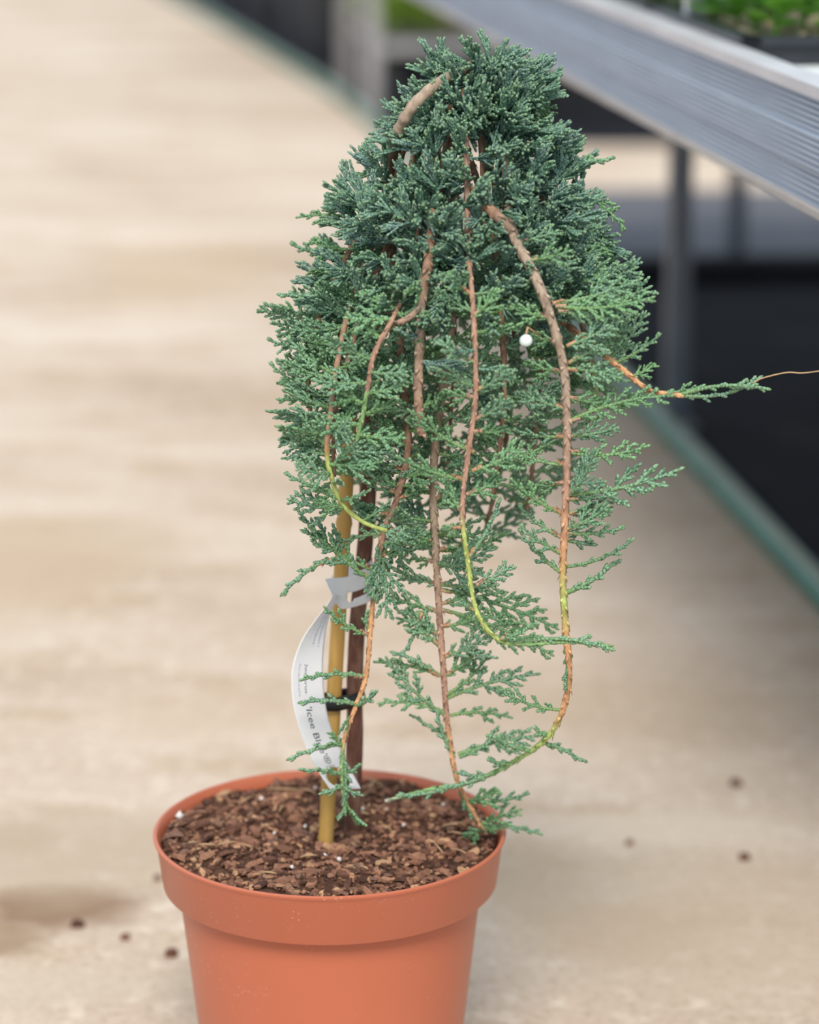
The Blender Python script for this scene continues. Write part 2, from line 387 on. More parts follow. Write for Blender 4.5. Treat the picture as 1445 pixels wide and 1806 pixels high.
for i, (e, d) in enumerate(legs):
    b = MB(); b.box(at(e, d, (ZT - 0.034 + 0.0) / 2), (0.014, 0.014, (ZT - 0.034) / 2), ROT)
    lg = b.obj('leg', M['steel'], bench, at(e, d, 0), smooth=False)
    b = MB(); b.box(at(e, d, 0.006), (0.026, 0.026, 0.0055), ROT); b.obj('foot_plate', M['steel'], lg, at(e, d, 0.001), smooth=False)
b = MB(); b.box(at(0.62, 0.02, ZT - 0.05), (0.58, 0.012, 0.016), ROT); b.obj('cross_beam', M['steel'], bench, base, smooth=False)
pz = P(1178, 30, 2.4)
pe, pd = 0.034, (F(1178, 44, ZT) - base).dot(D)
b = MB(); b.box(at(pe, pd, ZT + 0.28), (0.0085, 0.0085, 0.30), ROT); b.obj('upright_post', M['alulip'], bench, at(pe, pd, ZT - 0.014), smooth=False)

# ------------------------------------------------------------------ seedling trays and seedlings
def leaf_mesh(seed, n, h, ll, mname):
    r = random.Random(seed); b = MB()
    for i in range(n):
        az = i * 2.4 + r.uniform(-.4, .4); t = i / n; zz = h * (0.12 + 0.8 * t)
        el = math.radians(r.uniform(10, 55)); dr = Vector((math.cos(az) * math.cos(el), math.sin(az) * math.cos(el), math.sin(el)))
        side = Vector((-math.sin(az), math.cos(az), 0)); nrm = dr.cross(side); L = ll * r.uniform(.7, 1.1)
        p0 = Vector((0, 0, zz)) + dr * 0.008
        sh = [(0, 0.06), (.2, .3), (.45, .42), (.7, .33), (.9, .14), (1, 0.0)]
        vs = []
        for (s, w) in sh:
            c = p0 + dr * (L * s) - UP * (0.35 * L * s * s)
            vs += [c - side * (w * L) + nrm * (-0.12 * L * w), c, c + side * (w * L) + nrm * (-0.12 * L * w)]
        fs = []
        for k in range(len(sh) - 1):
            fs += [(k * 3, k * 3 + 1, k * 3 + 4, k * 3 + 3), (k * 3 + 1, k * 3 + 2, k * 3 + 5, k * 3 + 4)]
        b.add(vs, fs)
    b.tube([Vector((0, 0, -0.01)), Vector((0.003, 0, h * .5)), Vector((0, 0.002, h))], [0.003, 0.0025, 0.0015], 6)
    return b.mesh('leafy_seedling', M[mname])
LEAF = [leaf_mesh(i, 13, 0.075, 0.05, 'leaf') for i in range(4)]
LEAFY = [leaf_mesh(20 + i, 14, 0.10, 0.062, 'leafy') for i in range(3)]
def make_tray(name, c, hw, hl, h, label, group=None):
    t = empty(name, c); tag(t, label, 'tray', group)
    b = MB(); w = 0.004
    for sx, sy, ax, ay in ((0, -1, hw, w), (0, 1, hw, w), (-1, 0, w, hl), (1, 0, w, hl)):
        b.box(c + E_ * (sx * hw) + D * (sy * hl) + UP * (h / 2), (ax, ay, h / 2), ROT)
    b.box(c + UP * 0.003, (hw, hl, 0.003), ROT)
    b.obj('tray_shell', M['tray'], t, c, smooth=False)
    b = MB()
    for sx, sy, ax, ay in ((0, -1, hw + .012, .008), (0, 1, hw + .012, .008), (-1, 0, .008, hl + .012), (1, 0, .008, hl + .012)):
        b.box(c + E_ * (sx * (hw + .004)) + D * (sy * (hl + .004)) + UP * (h - 0.003), (ax, ay, 0.003), ROT)
    b.obj('tray_rim', M['tray'], t, c, smooth=False)
    b = MB(); nx, ny = 10, 14; vs = []; r = random.Random(5)
    for i in range(nx + 1):
        for j in range(ny + 1):
            vs.append(c + E_ * ((i / nx * 2 - 1) * (hw - .004)) + D * ((j / ny * 2 - 1) * (hl - .004)) + UP * (h - 0.008 + r.uniform(-.004, .010)))
    b.add(vs, [(i * (ny + 1) + j, (i + 1) * (ny + 1) + j, (i + 1) * (ny + 1) + j + 1, i * (ny + 1) + j + 1) for i in range(nx) for j in range(ny)])
    b.obj('compost', M['compost'], t, c)
    return t
def seedling(me, p, s, label, group):
    o = bpy.data.objects.new('leafy_seedling', me); link(o, None, p)
    o.rotation_euler = (RNG.uniform(-.15, .15), RNG.uniform(-.15, .15), RNG.uniform(0, 6.3)); o.scale = (s, s, s)
    tag(o, label, 'seedling', group)
zb = ZT - 0.0135
tf = F(1440, 113, zb)                                # foot of the nearest tray's front side
te0 = 0.030; td0 = (tf - base).dot(D)
hw, hl, th = 0.11, 0.15, 0.022
names = [('front tray nearest the end of the fluted rail', 'black seedling tray of bright green plants at the near end of the bench'),
         ('', 'black seedling tray of bright green plants second along the fluted rail'),
         ('', 'black seedling tray of bright green plants farther from the rail at the near end'),
         ('', 'black seedling tray of bright green plants farther from the rail in the second row')]
k = 0
for (i, j) in ((0, 0), (0, 1), (1, 0), (1, 1)):
    c = at(te0 + hw + i * (2 * hw + 0.03), td0 + hl + j * (2 * hl + 0.03), zb)
    make_tray('seedling_tray', c, hw, hl, th, names[k][1])
    lab = ['young leafy bright green plant in the nearest tray behind the fluted rail', 'young leafy bright green plant in the second tray along the fluted rail',
           'young leafy bright green plant in the near tray farther from the rail', 'young leafy bright green plant in the far tray farther from the rail'][k]
    for a in range(4):
        for bb in range(6):
            seedling(LEAF[RNG.randrange(4)], c + E_ * ((a - 1.55) * 0.058 + RNG.uniform(-.008, .008)) + D * ((bb - 2.45) * 0.052 + RNG.uniform(-.008, .008)) + UP * (th - 0.006),
                     RNG.uniform(.62, .85), lab, 'bright green seedlings, tray %s' % 'abcd'[k])
    k += 1

# ------------------------------------------------------------------ plant trolley beyond the bench
TB = F(656, 214)
def tat(e, d, z): return Vector((TB.x, TB.y, 0)) + E_ * e + D * d + UP * z
troll = empty('plant_trolley', tat(0, 0, 0)); tag(troll, 'grey steel plant trolley with tall corner posts beyond the bench', 'trolley')
TW, TL = 1.30, 0.56
Zd = P(690, 84, TB.y).z
for (e, d) in ((0, 0), (TW, 0), (0, TL), (TW, TL)):
    b = MB(); b.box(tat(e, d, 0.80), (0.018, 0.018, 0.785), ROT); pst = b.obj('corner_post', M['zinc'], troll, tat(e, d, 0.0), smooth=False)
    b = MB(); cc = tat(e, d + 0.0, 0.0); b.tube([cc - E_ * 0.018 + UP * 0.018 + D * 0.03, cc + E_ * 0.018 + UP * 0.018 + D * 0.03], 0.017, 16)
    b.obj('wheel', M['rubber'], pst, cc)
b = MB(); b.box(tat(TW / 2, TL / 2, Zd), (TW / 2 - 0.027, TL / 2 + 0.01, 0.014), ROT); b.obj('shelf', M['zinc'], troll, tat(0, 0, Zd), smooth=False)
b = MB(); b.box(tat(TW / 2, TL / 2, 0.95), (TW / 2 - 0.027, TL / 2 + 0.01, 0.014), ROT); b.obj('shelf', M['zinc'], troll, tat(0, 0, .95), smooth=False)
def crate(c, hx, hy, h, label, group=None, m='blackp', name='plastic_crate_or_shade'):
    t = empty(name, c); tag(t, label, 'crate', group)
    b = MB(); w = 0.006
    for sx, sy, ax, ay in ((0, -1, hx, w), (0, 1, hx, w), (-1, 0, w, hy), (1, 0, w, hy)):
        b.box(c + E_ * (sx * (hx - w)) + D * (sy * (hy - w)) + UP * (h / 2 + .001), (ax, ay, h / 2), ROT)
    b.box(c + UP * 0.006, (hx - w, hy - w, 0.005), ROT)
    b.obj('crate_body', M[m], t, c, smooth=False)
    b = MB()
    for sx, sy, ax, ay in ((0, -1, hx + .006, .012), (0, 1, hx + .006, .012), (-1, 0, .012, hy + .006), (1, 0, .012, hy + .006)):
        b.box(c + E_ * (sx * (hx - .004)) + D * (sy * (hy - .004)) + UP * (h - 0.008), (ax, ay, 0.010), ROT)
    b.obj('crate_rim', M[m], t, c, smooth=False)
    for kk in (-2, -1, 0, 1, 2):
        b = MB(); b.box(c + E_ * (kk * hx * 0.42) - D * (hy + .002) + UP * (h / 2 - .01), (0.006, 0.008, h / 2 - 0.012), ROT); b.obj('rib', M[m], t, c, smooth=False)
wc = (TW - 0.12) / 3
for i, w_ in enumerate(('leftmost, next to the corner post', 'in the middle', 'rightmost, under the aluminium bench end')):
    crate(tat(0.06 + wc * (i + .5), TL / 2, 0.004), wc / 2 - 0.012, 0.22, Zd - 0.045, 'low black crate added as shade under trolley shelf, ' + w_, 'black crates added as shade under the trolley')  # crates added so the space below the shelf goes dark like deep shade
for i, w_ in enumerate(('beside the corner post', 'in the middle of the shelf', 'at the far right end of the shelf')):
    c = tat(0.06 + wc * (i + .5), TL / 2, Zd + 0.0145)
    make_tray('plant_tray', c, wc / 2 - 0.02, 0.22, 0.03, 'shallow black tray on the trolley shelf, ' + w_)
    for a in range(4):
        for bb in range(4):
            seedling((LEAFY if i == 0 and a == 0 else LEAF if a > 1 else LEAFY)[RNG.randrange(3)], c + E_ * ((a - 1.95) * 0.104) + D * ((bb - 1.85) * 0.125) + UP * 0.024,
                     RNG.uniform(1.0, 1.3), 'yellow green leafy plant on the trolley shelf, ' + w_, 'plants on the trolley shelf, ' + w_)
# stacks of dark crates beyond, along the hose
cols_ = ['greyp', 'blackp', 'greyp', 'blackp', 'greyp', 'blackp', 'greyp']
words = ['first from the trolley post', 'second from the trolley post', 'third from the trolley post', 'fourth from the trolley post', 'fifth from the trolley post', 'sixth from the trolley post', 'seventh from the trolley post']
yy = TB.y + 0.98
for i in range(7):
    cx = hose_x(yy) + 0.34 + 0.02 * i
    for lv in range(2):
        crate(Vector((cx, yy, 0.0045 + lv * 0.312)), 0.24, 0.19, 0.31, 'tall dark plastic crate, %s, %s one of its stack' % (words[i], ('lower', 'upper')[lv]), 'dark crates stacked beyond the hose', cols_[i])
    yy += 0.62

# ------------------------------------------------------------------ flower pot
pot = empty('flower_pot', (0, 0, 0)); tag(pot, 'terracotta coloured plastic flower pot holding the weeping juniper', 'flower pot')
R = 0.115; HZ = 0.19
b = MB(); b.lathe([(0.0, 0.001), (0.078, 0.001), (0.081, 0.004), (0.0835, 0.012), (0.0985, HZ - 0.042), (0.0990, HZ - 0.032), (0.0965, HZ - 0.034), (0.080, 0.010), (0.0, 0.006)], 128)
b.obj('pot_body', M['pot'], pot, (0, 0, 0), auto=50)
b = MB(); b.lathe([(0.0970, HZ - 0.0335), (0.1060, HZ - 0.0345), (0.1084, HZ - 0.0345), (0.1092, HZ - 0.0335), (0.1130, HZ - 0.0045), (0.1140, HZ - 0.0030), (R, HZ - 0.0016), (R, HZ - 0.0005), (R - 0.0008, HZ), (R - 0.0022, HZ), (R - 0.003, HZ - 0.001), (0.1100, HZ - 0.006), (0.1045, HZ - 0.030), (0.0970, HZ - 0.0335)], 160)
b.obj('rim_collar', M['pot'], pot, (0, 0, 0), auto=40)

# soil
TRB = F(622, 1452, 0.184); CNB = F(574, 1494, 0.180)
def soil_z(x, y):
    r = math.hypot(x, y); zz = 0.1845 + 0.0045 * noise.noise(Vector((x * 38, y * 38, 1.3))) + 0.0022 * noise.noise(Vector((x * 120, y * 120, 4.3)))
    zz -= 0.007 * math.exp(-((x - CNB.x - .002) ** 2 + (y - CNB.y - .012) ** 2) / 0.0006)
    zz += 0.003 * math.exp(-((x + .03) ** 2 + (y + .09) ** 2) / 0.0012)
    return min(zz, 0.1893)
b = MB(); vs = [(0, 0, soil_z(0, 0))]; RI, SG = 34, 96
for i in range(1, RI + 1):
    r = 0.1085 * i / RI
    for k in range(SG):
        a = 2 * math.pi * k / SG; vs.append((r * math.cos(a), r * math.sin(a), soil_z(r * math.cos(a), r * math.sin(a))))
fs = [(0, 1 + k, 1 + (k + 1) % SG) for k in range(SG)]
for i in range(RI - 1):
    for k in range(SG):
        a = 1 + i * SG + k; c_ = 1 + i * SG + (k + 1) % SG; fs.append((a, a + SG, c_ + SG, c_))
n0 = len(vs)
for k in range(SG):
    a = 2 * math.pi * k / SG; vs.append((0.094 * math.cos(a), 0.094 * math.sin(a), 0.14))
for k in range(SG):
    a = 1 + (RI - 1) * SG + k; c_ = 1 + (RI - 1) * SG + (k + 1) % SG; fs.append((a, n0 + k, n0 + (k + 1) % SG, c_))
fs.append(tuple(n0 + k for k in reversed(range(SG))))
b.add(vs, fs)
soil = b.obj('potting_soil', M['soil'], None, (0, 0, 0.17)); tag(soil, 'dark brown bark potting soil filling the terracotta coloured pot', 'soil')

def chip_geo(r, L, W, T):
    n = r.randrange(5, 8); top, bot = [], []
    for k in range(n):
        a = 2 * math.pi * (k + r.uniform(-.3, .3)) / n; q = r.uniform(.75, 1.1)
        x, y = L / 2 * math.cos(a) * q, W / 2 * math.sin(a) * q; bz = -0.12 * L * (2 * x / L) ** 2 * r.uniform(0, 1)
        top.append((x * .9, y * .88, T / 2 + bz + r.uniform(-.2, .25) * T)); bot.append((x, y, -T / 2 + bz))
    fs = [tuple(range(n)), tuple(reversed(range(n, 2 * n)))] + [(k, n + k, n + (k + 1) % n, (k + 1) % n) for k in range(n)]
    return top + bot, fs
CH = []
for i in range(26):
    b = MB(); r = random.Random(100 + i)
    L = r.uniform(0.007, 0.016); b.add(*chip_geo(r, L, L * r.uniform(.3, .75), r.uniform(.0010, .0024))); CH.append(b.mesh('bark_chip', M['chip'], False))
STR = []
for i in range(5):
    b = MB(); L = 0.008 + 0.004 * i; b.tube([Vector((-L / 2, 0, 0)), Vector((-L / 6, L * .02 * (i - 2), 0.0006)), Vector((L / 6, L * .025 * (i - 2), .0006)), Vector((L / 2, 0, 0))], [.0003, .0007, .0006, .0003], 5); STR.append(b.mesh('straw_sliver', M['straw']))
PER = []
for i in range(3):
    b = MB(); r = random.Random(300 + i)
    b.add(*chip_geo(r, 0.0042, 0.0038, 0.003)); PER.append(b.mesh('perlite_grain', M['perlite'], True))
R2 = random.Random(77)
def soil_pt(rm=0.105):
    while True:
        x, y = R2.uniform(-rm, rm), R2.uniform(-rm, rm)
        if math.hypot(x, y) > rm: continue
        if math.hypot(x - CNB.x, y - CNB.y) < 0.010 or math.hypot(x - TRB.x, y - TRB.y) < 0.010: continue
        return x, y
for i in range(300):
    x, y = soil_pt()
    if y > 0.02 and R2.random() < 0.55: x, y = soil_pt()
    o = bpy.data.objects.new('bark_chip', CH[i % 26])
    link(o, soil, (x, y, soil_z(x, y) + 0.0016 + R2.uniform(0, .0012))); o.rotation_euler = (R2.gauss(0, .28), R2.gauss(0, .28), R2.uniform(0, 6.3))
    s = R2.choice((.6, .8, .9, 1, 1.1, 1.25)); o.scale = (s, s, s)
for i in range(22):
    x, y = soil_pt(.1); o = bpy.data.objects.new('straw_sliver', STR[i % 5]); link(o, soil, (x, y, soil_z(x, y) + 0.0038)); o.rotation_euler = (R2.gauss(0, .12), R2.gauss(0, .12), R2.uniform(0, 6.3))
pl = [F(318, 1447, .184), F(484, 1471, .184), F(640, 1440, .183), F(712, 1460, .183)] + [Vector((*soil_pt(.1), 0)) for _ in range(10)]
for i, q in enumerate(pl):
    o = bpy.data.objects.new('perlite_grain', PER[i % 3]); link(o, soil, (q.x, q.y, soil_z(q.x, q.y) + 0.003)); s = (1.35 if i == 0 else R2.uniform(.4, .8)); o.scale = (s, s, s); o.rotation_euler = (R2.random(), R2.random(), R2.uniform(0, 6))
b = MB()
for i in range(2600):
    x, y = soil_pt(.107); L = R2.choice((.002, .003, .004, .006)) * R2.uniform(.8, 1.3)
    vs, fs = chip_geo(R2, L, L * R2.uniform(.35, .9), L * .25)
    mm = Matrix.Translation((x, y, soil_z(x, y) + 0.001 + R2.uniform(0, .001))) @ Matrix.Rotation(R2.uniform(0, 6.3), 4, 'Z') @ Matrix.Rotation(R2.gauss(0, .4), 4, 'X') @ Matrix.Rotation(R2.gauss(0, .4), 4, 'Y')
    b.add([mm @ Vector(q) for q in vs], fs, (R2.random() ** 1.15, 0, 0))
tag(b.obj('bark_bits', M['chips'], soil, (0, 0, .18), smooth=False), kind='stuff')

# ------------------------------------------------------------------ bamboo cane, tie
def lin(pts, n):
    return spline(pts, n)
CT = P(622, 660, 0.012)
cpts = [CNB - UP * 0.03 + (CNB - CT).normalized() * 0.0, CNB, CNB.lerp(CT, .35), CNB.lerp(CT, .7), CT]
axis = (CT - CNB); Lc = axis.length
pts, rr = [], []
nodes_ = [(CNB - P(598, 925, 0)).length / Lc, (CNB - P(583, 1335, -.02)).length / Lc]
for i in range(121):
    t = -0.03 + 1.03 * i / 120; q = CNB + axis * t; r = 0.0051 - 0.0006 * t
    for nd in nodes_:
        r += 0.0008 * math.exp(-((t - nd) / 0.008) ** 2) - 0.0005 * math.exp(-((t - nd - .014) / 0.006) ** 2)
    pts.append(q); rr.append(r)
b = MB(); b.tube(pts, rr, 20); cane = b.obj('bamboo_cane', M['bamboo'], None, CNB)
tag(cane, 'yellow bamboo cane stuck in the soil beside the juniper stem', 'cane')
TRK = [(624, 1500, 0.022), (622, 1440, .02), (626, 1300, .018), (626, 1200, .018), (632, 1080, .018), (644, 960, .018), (652, 830, .02), (660, 640, .02), (672, 460, .02), (690, 310, .012), (712, 212, -.004), (735, 178, -.012), (775, 148, -.012), (830, 118, -.004), (880, 112, .004)]
TP = lin([P(*q) for q in TRK], 8)
TP[0] = TP[0]
def cane_at(py_z): 
    t = (py_z - CNB.z) / axis.z; return CNB + axis * t
def trunk_at(zv): return min(TP, key=lambda q: abs(q.z - zv))
# rubber tie round cane and stem
zt = P(596, 1240, 0).z
ca, ta = cane_at(zt), trunk_at(zt)
mid_ = (ca + ta) / 2; ax = Vector((ta.x - ca.x, ta.y - ca.y, 0)); hd_ = ax.length / 2; ax.normalize(); ay = Vector((-ax.y, ax.x, 0))
b = MB(); ring = []
def stadium(k, n, rad, hd=None):
    hd = hd_ if hd is None else hd
    a = 2 * math.pi * k / n; c, s = math.cos(a), math.sin(a)
    return ax * (c * rad + math.copysign(hd, c) * min(1, abs(c) * 3)) + ay * (s * rad)
n = 48; vs = []; 
for k in range(n):
    for (dr, dz) in ((0.0062, -.0045), (.0086, -.0042), (.0092, 0), (.0086, .0042), (.0062, .0045)):
        tilt = -0.25
        q = stadium(k, n, dr); vs.append(mid_ - Vector((0.002, 0.001, 0)) + q + UP * (dz + tilt * q.dot(ax) * .5))
fs = [(k * 5 + j, k * 5 + (j + 1) % 5, ((k + 1) % n) * 5 + (j + 1) % 5, ((k + 1) % n) * 5 + j) for k in range(n) for j in range(5)]
b.add(vs, fs); tie = b.obj('plant_tie', M['rubber'], None, mid_)
tag(tie, 'black rubber tie holding the juniper stem to the bamboo cane', 'tie')

# ------------------------------------------------------------------ white plant tag
tg = empty('plant_tag', P(596, 1040, -.02)); tag(tg, 'white looped plant tag with printed name hanging from the stem and cane', 'tag')
TW_ = 0.0255                                          # strip width in metres
LE = [(588, 1048), (578, 1066), (556, 1094), (535, 1124), (520, 1160), (514, 1195), (517, 1240), (528, 1285), (545, 1330), (566, 1368), (582, 1392)]
RE = [(603, 1052), (590, 1066), (579, 1094), (573, 1124), (570, 1160), (570, 1195), (574, 1240), (583, 1280), (598, 1318), (617, 1354), (637, 1391)]
YB = [-.026, -.030, -.036, -.042, -.046, -.048, -.047, -.044, -.040, -.036, -.034]
Ls, Rs = [], []
for (l, r_, y) in zip(LE, RE, YB):
    a = P(l[0], l[1], y); c = P(r_[0], r_[1], y); w = (c - a).length; dy = math.sqrt(max(TW_ ** 2 - w ** 2, 0)) if w < TW_ else 0.0
    dy = min(dy, .021)
    Ls.append(P(l[0], l[1], y - dy * .5)); Rs.append(P(r_[0], r_[1], y + dy * .5))
Lf, Rf = lin(Ls, 10), lin(Rs, 10); NS = len(Lf) - 1
def tagpt(u, v, off=0.0):                             # u across 0..1 (left to right), v along 0..1 (top to bottom)
    x = min(max(v, 0), 1) * NS; i = min(int(x), NS - 1); f = x - i
    a, c = Lf[i].lerp(Lf[i + 1], f), Rf[i].lerp(Rf[i + 1], f); q = a.lerp(c, u)
    if off:
        t = (Lf[i + 1] + Rf[i + 1] - Lf[i] - Rf[i]); nr = (c - a).cross(t).normalized()
        if nr.y > 0: nr = -nr
        q = q + nr * off
    return q
def flat_with_holes(outer, holes, step, fn, extra=None):
    pts = []; 
    def densify(poly):
        out = []
        for a, c in zip(poly, poly[1:] + poly[:1]):
            k = max(1, int(math.hypot(c[0] - a[0], c[1] - a[1]) / step))
            out += [(a[0] + (c[0] - a[0]) * j / k, a[1] + (c[1] - a[1]) * j / k) for j in range(k)]
        return out
    def inside(p, poly):
        r = False
        for (x0, y0), (x1, y1) in zip(poly, poly[1:] + poly[:1]):
            if (y0 > p[1]) != (y1 > p[1]) and p[0] < (x1 - x0) * (p[1] - y0) / (y1 - y0) + x0: r = not r
        return r
    polys = [densify(outer)] + [densify(h) for h in holes]; edges = []
    for pl_ in polys:
        n0 = len(pts); pts += pl_; edges += [(n0 + k, n0 + (k + 1) % len(pl_)) for k in range(len(pl_))]
    xs = [p[0] for p in outer]; ys = [p[1] for p in outer]
    x = min(xs) + step * .5
    while x < max(xs):
        y = min(ys) + step * .5
        while y < max(ys):
            if inside((x, y), outer) and not any(inside((x, y), h) for h in holes): pts.append((x, y))
            y += step
        x += step
    V2, E2, F2, *_ = delaunay_2d_cdt([Vector(p) for p in pts], edges, [], 0, 1e-6)
    fs = []
    for f in F2:
        c = sum((V2[i] for i in f), Vector((0, 0))) / len(f)
        if inside(c, outer) and not any(inside(c, h) for h in holes): fs.append(tuple(f))
    return [fn(p.x, p.y) for p in V2], fs
ASP = NS and sum((tagpt(.5, (i + 1) / 40) - tagpt(.5, i / 40)).length for i in range(40)) / TW_
hole = [(0.47 + 0.34 * math.cos(2 * math.pi * k / 28), ASP * 0.932 + 0.30 * math.sin(2 * math.pi * k / 28)) for k in range(28)]
vs, fs = flat_with_holes([(0, 0), (1, 0), (1, ASP), (0, ASP)], [hole], 0.11, lambda u, v: tagpt(u, v / ASP))
b = MB(); b.add(vs, fs); st = b.obj('tag_strip', M['paper'], tg, P(596, 1050, -.03))
sm = st.modifiers.new('thickness', 'SOLIDIFY'); sm.thickness = 0.00025; sm.offset = 0
# slotted head wrapped in front of cane and stem
HT = [(573, 1021), (592, 1019), (612, 1017), (630, 1011), (645, 1000), (657, 984)]
HB = [(592, 1062), (602, 1074), (618, 1072), (634, 1068), (648, 1063), (661, 1052)]
HY = [-.026, -.020, -.012, -.004, 0.004, 0.016]
HTs, HBs = lin([P(*q, y) for q, y in zip(HT, HY)], 8), lin([P(*q, y - .003) for q, y in zip(HB, HY)], 8)
def headpt(u, v):
    x = min(max(u / 2.2, 0), 1) * (len(HTs) - 1); i = min(int(x), len(HTs) - 2); f = x - i
    return HTs[i].lerp(HTs[i + 1], f).lerp(HBs[i].lerp(HBs[i + 1], f), v)
slot = [(0.80, .50), (1.0, .52), (2.02, .56), (2.02, .72), (1.12, .74)] + [(0.93 + .17 * math.cos(a), .68 + .17 * math.sin(a)) for a in (0.5, 1.0, 1.6, 2.2, 2.8, 3.4)]
vs, fs = flat_with_holes([(0, 0), (2.2, 0), (2.2, 1), (0, 1)], [slot], 0.09, headpt)
b = MB(); b.add(vs, fs); hd = b.obj('tag_head', M['paper'], tg, P(600, 1040, -.02))
sm = hd.modifiers.new('thickness', 'SOLIDIFY'); sm.thickness = 0.00025; sm.offset = 0
# band going round the back of the stem
b = MB(); q0, q1 = HTs[-1], HBs[-1]; bk = []
w0 = P(585, 1030, .034)
for k in range(13):
    t = k / 12; a = math.pi * t
    cx = lambda A, B_: A + (B_ - A) * t + Vector((0.006 * math.sin(a), 0.012 * math.sin(a), 0))
    bk += [cx(q0, w0 + UP * .006), cx(q1, w0 - UP * .008)]
b.add(bk, [(2 * k, 2 * k + 1, 2 * k + 3, 2 * k + 2) for k in range(12)])
bo = b.obj('tag_loop', M['paper'], tg, P(640, 1030, .03)); sm = bo.modifiers.new('thickness', 'SOLIDIFY'); sm.thickness = 0.00025; sm.offset = 0

def text_on_tag(txt, u0, v0, v1, hgt, m, name, spacing=1.0):
    cu = bpy.data.curves.new('lettering', 'FONT'); cu.body = txt; cu.size = 1; cu.space_character = spacing; cu.resolution_u = 3; cu.offset = -0.004
    ob = bpy.data.objects.new('lettering', cu); COL.objects.link(ob)
    dg = bpy.context.evaluated_depsgraph_get(); me = bpy.data.meshes.new_from_object(ob.evaluated_get(dg))
    bpy.data.objects.remove(ob)
    co = np.empty(len(me.vertices) * 3, np.float32); me.vertices.foreach_get('co', co); co = co.reshape(-1, 3)
    x0, x1 = co[:, 0].min(), co[:, 0].max()
    o0 = P(560, 1200, -.05)
    for v, c in zip(me.vertices, co):                 # text runs down the strip, letter tops to the right
        t = v0 + (v1 - v0) * (c[0] - x0) / (x1 - x0)
        v.co = tagpt(u0 + c[1] * hgt, t, 0.00035) - o0
    me.materials.clear(); me.materials.append(m)
    o = bpy.data.objects.new(name, me); link(o, tg, o0)
def project_y(q):
    d = q - CAM; fw = d.y * CP - d.z * SP; up = d.y * SP + d.z * CP; return 903 - FPX * up / fw
def v_at(py): return min(range(401), key=lambda i: abs(project_y(tagpt(.5, i / 400)) - py)) / 400
text_on_tag('Juniperus', 0.40, v_at(1171), v_at(1223), 0.135, M['inkmid'], 'plant_name_print')
text_on_tag('horizontalis', 0.20, v_at(1171), v_at(1229), 0.10, M['inkpale'], 'species_print')
text_on_tag("'Icee Blue'\u00ae", 0.36, v_at(1246), v_at(1346), 0.27, M['ink'], 'variety_print')
text_on_tag('Plantenpaspoort /', 0.72, v_at(1082), v_at(1141), 0.12, M['inkblue'], 'passport_print')
text_on_tag('Plant Passport', 0.50, v_at(1082), v_at(1136), 0.12, M['inkblue'], 'passport_print')
text_on_tag('_________', 0.33, v_at(1100), v_at(1130), 0.10, M['inkpale'], 'printed_rule')

# ------------------------------------------------------------------ the weeping juniper
jroot = empty('weeping_juniper', TP[4]); WORLD[jroot.name] = Vector(TRB); jroot.location = TRB
tag(jroot, 'weeping blue green juniper with trailing branches growing in the terracotta coloured pot', 'juniper')
rad = []
for i, q in enumerate(TP):
    t = i / (len(TP) - 1); rad.append((0.0058 - 0.0022 * t) * (1 + .06 * noise.noise(q * 90)))
b = MB(); b.tube(TP, rad, 18); b.obj('stem', M['trunk'], jroot, TRB)

GREY, BROWN, ORNG, LIME, GRN = (0.38, 0.30, 0.235), (0.27, 0.165, 0.115), (0.60, 0.34, 0.18), (0.42, 0.50, 0.16), (0.24, 0.42, 0.18)
REDB = (0.42, 0.26, 0.195)
BR = []            # (object, points)
def branch(px, r0, r1, stops, flaky=True, seed=0, label=None):
    """px: (x, y, depth) triples traced down the strand; stops: (fraction, colour)"""
    r = random.Random(seed); pts = lin([P(*q) for q in px], 9)
    nrm = len(pts) - 1; rr, cc = [], []
    def col(t):
        for (a, ca_), (c, cb) in zip(stops, stops[1:]):
            if a <= t <= c:
                f = (t - a) / max(c - a, 1e-6); return tuple(x + (y - x) * f for x, y in zip(ca_, cb))
        return stops[-1][1]
    dens = []
    for i in range(nrm):
        for k in range(3): dens.append(pts[i].lerp(pts[i + 1], k / 3))
    dens.append(pts[-1])
    for i, q in enumerate(dens):
        t = i / (len(dens) - 1); rr.append((r0 + (r1 - r0) * t) * (1 + .16 * 1.4 * noise.noise(q * 260 + Vector((seed, 0, 0))))); cc.append(col(t))
    b = MB(); b.tube(dens, rr, 9, cc)
    if flaky:
        step = 0.0042; acc = 0; side = 0
        for i in range(1, len(dens) - 1):
            acc += (dens[i] - dens[i - 1]).length
            if acc < step: continue
            acc = 0; t = (dens[i + 1] - dens[i - 1]).normalized(); side += 1
            a0 = side * 1.57 + r.uniform(-.3, .3); o1 = t.orthogonal().normalized(); o2 = t.cross(o1)
            for aa in (a0, a0 + math.pi):
                n_ = o1 * math.cos(aa) + o2 * math.sin(aa); s_ = t.cross(n_); R_ = rr[i]
                L = r.uniform(.0032, .0058); c0 = dens[i] + n_ * R_ * .75
                lift = r.uniform(.14, .5); tip = c0 + t * L + n_ * L * lift; cl = cc[i]; k_ = r.uniform(.8, 1.35)
                cl = tuple(min(1, x * k_) for x in cl)
                w = R_ * .75
                b.add([c0 - s_ * w, c0 + s_ * w, c0 + n_ * R_ * .55 + t * L * .3, tip], [(0, 2, 3), (2, 1, 3), (0, 3, 1), (0, 1, 2)], cl)
    o = b.obj('branch', M['bark'], jroot, pts[0])
    if label: o['label'] = label
    BR.append((o, dens)); return len(BR) - 1

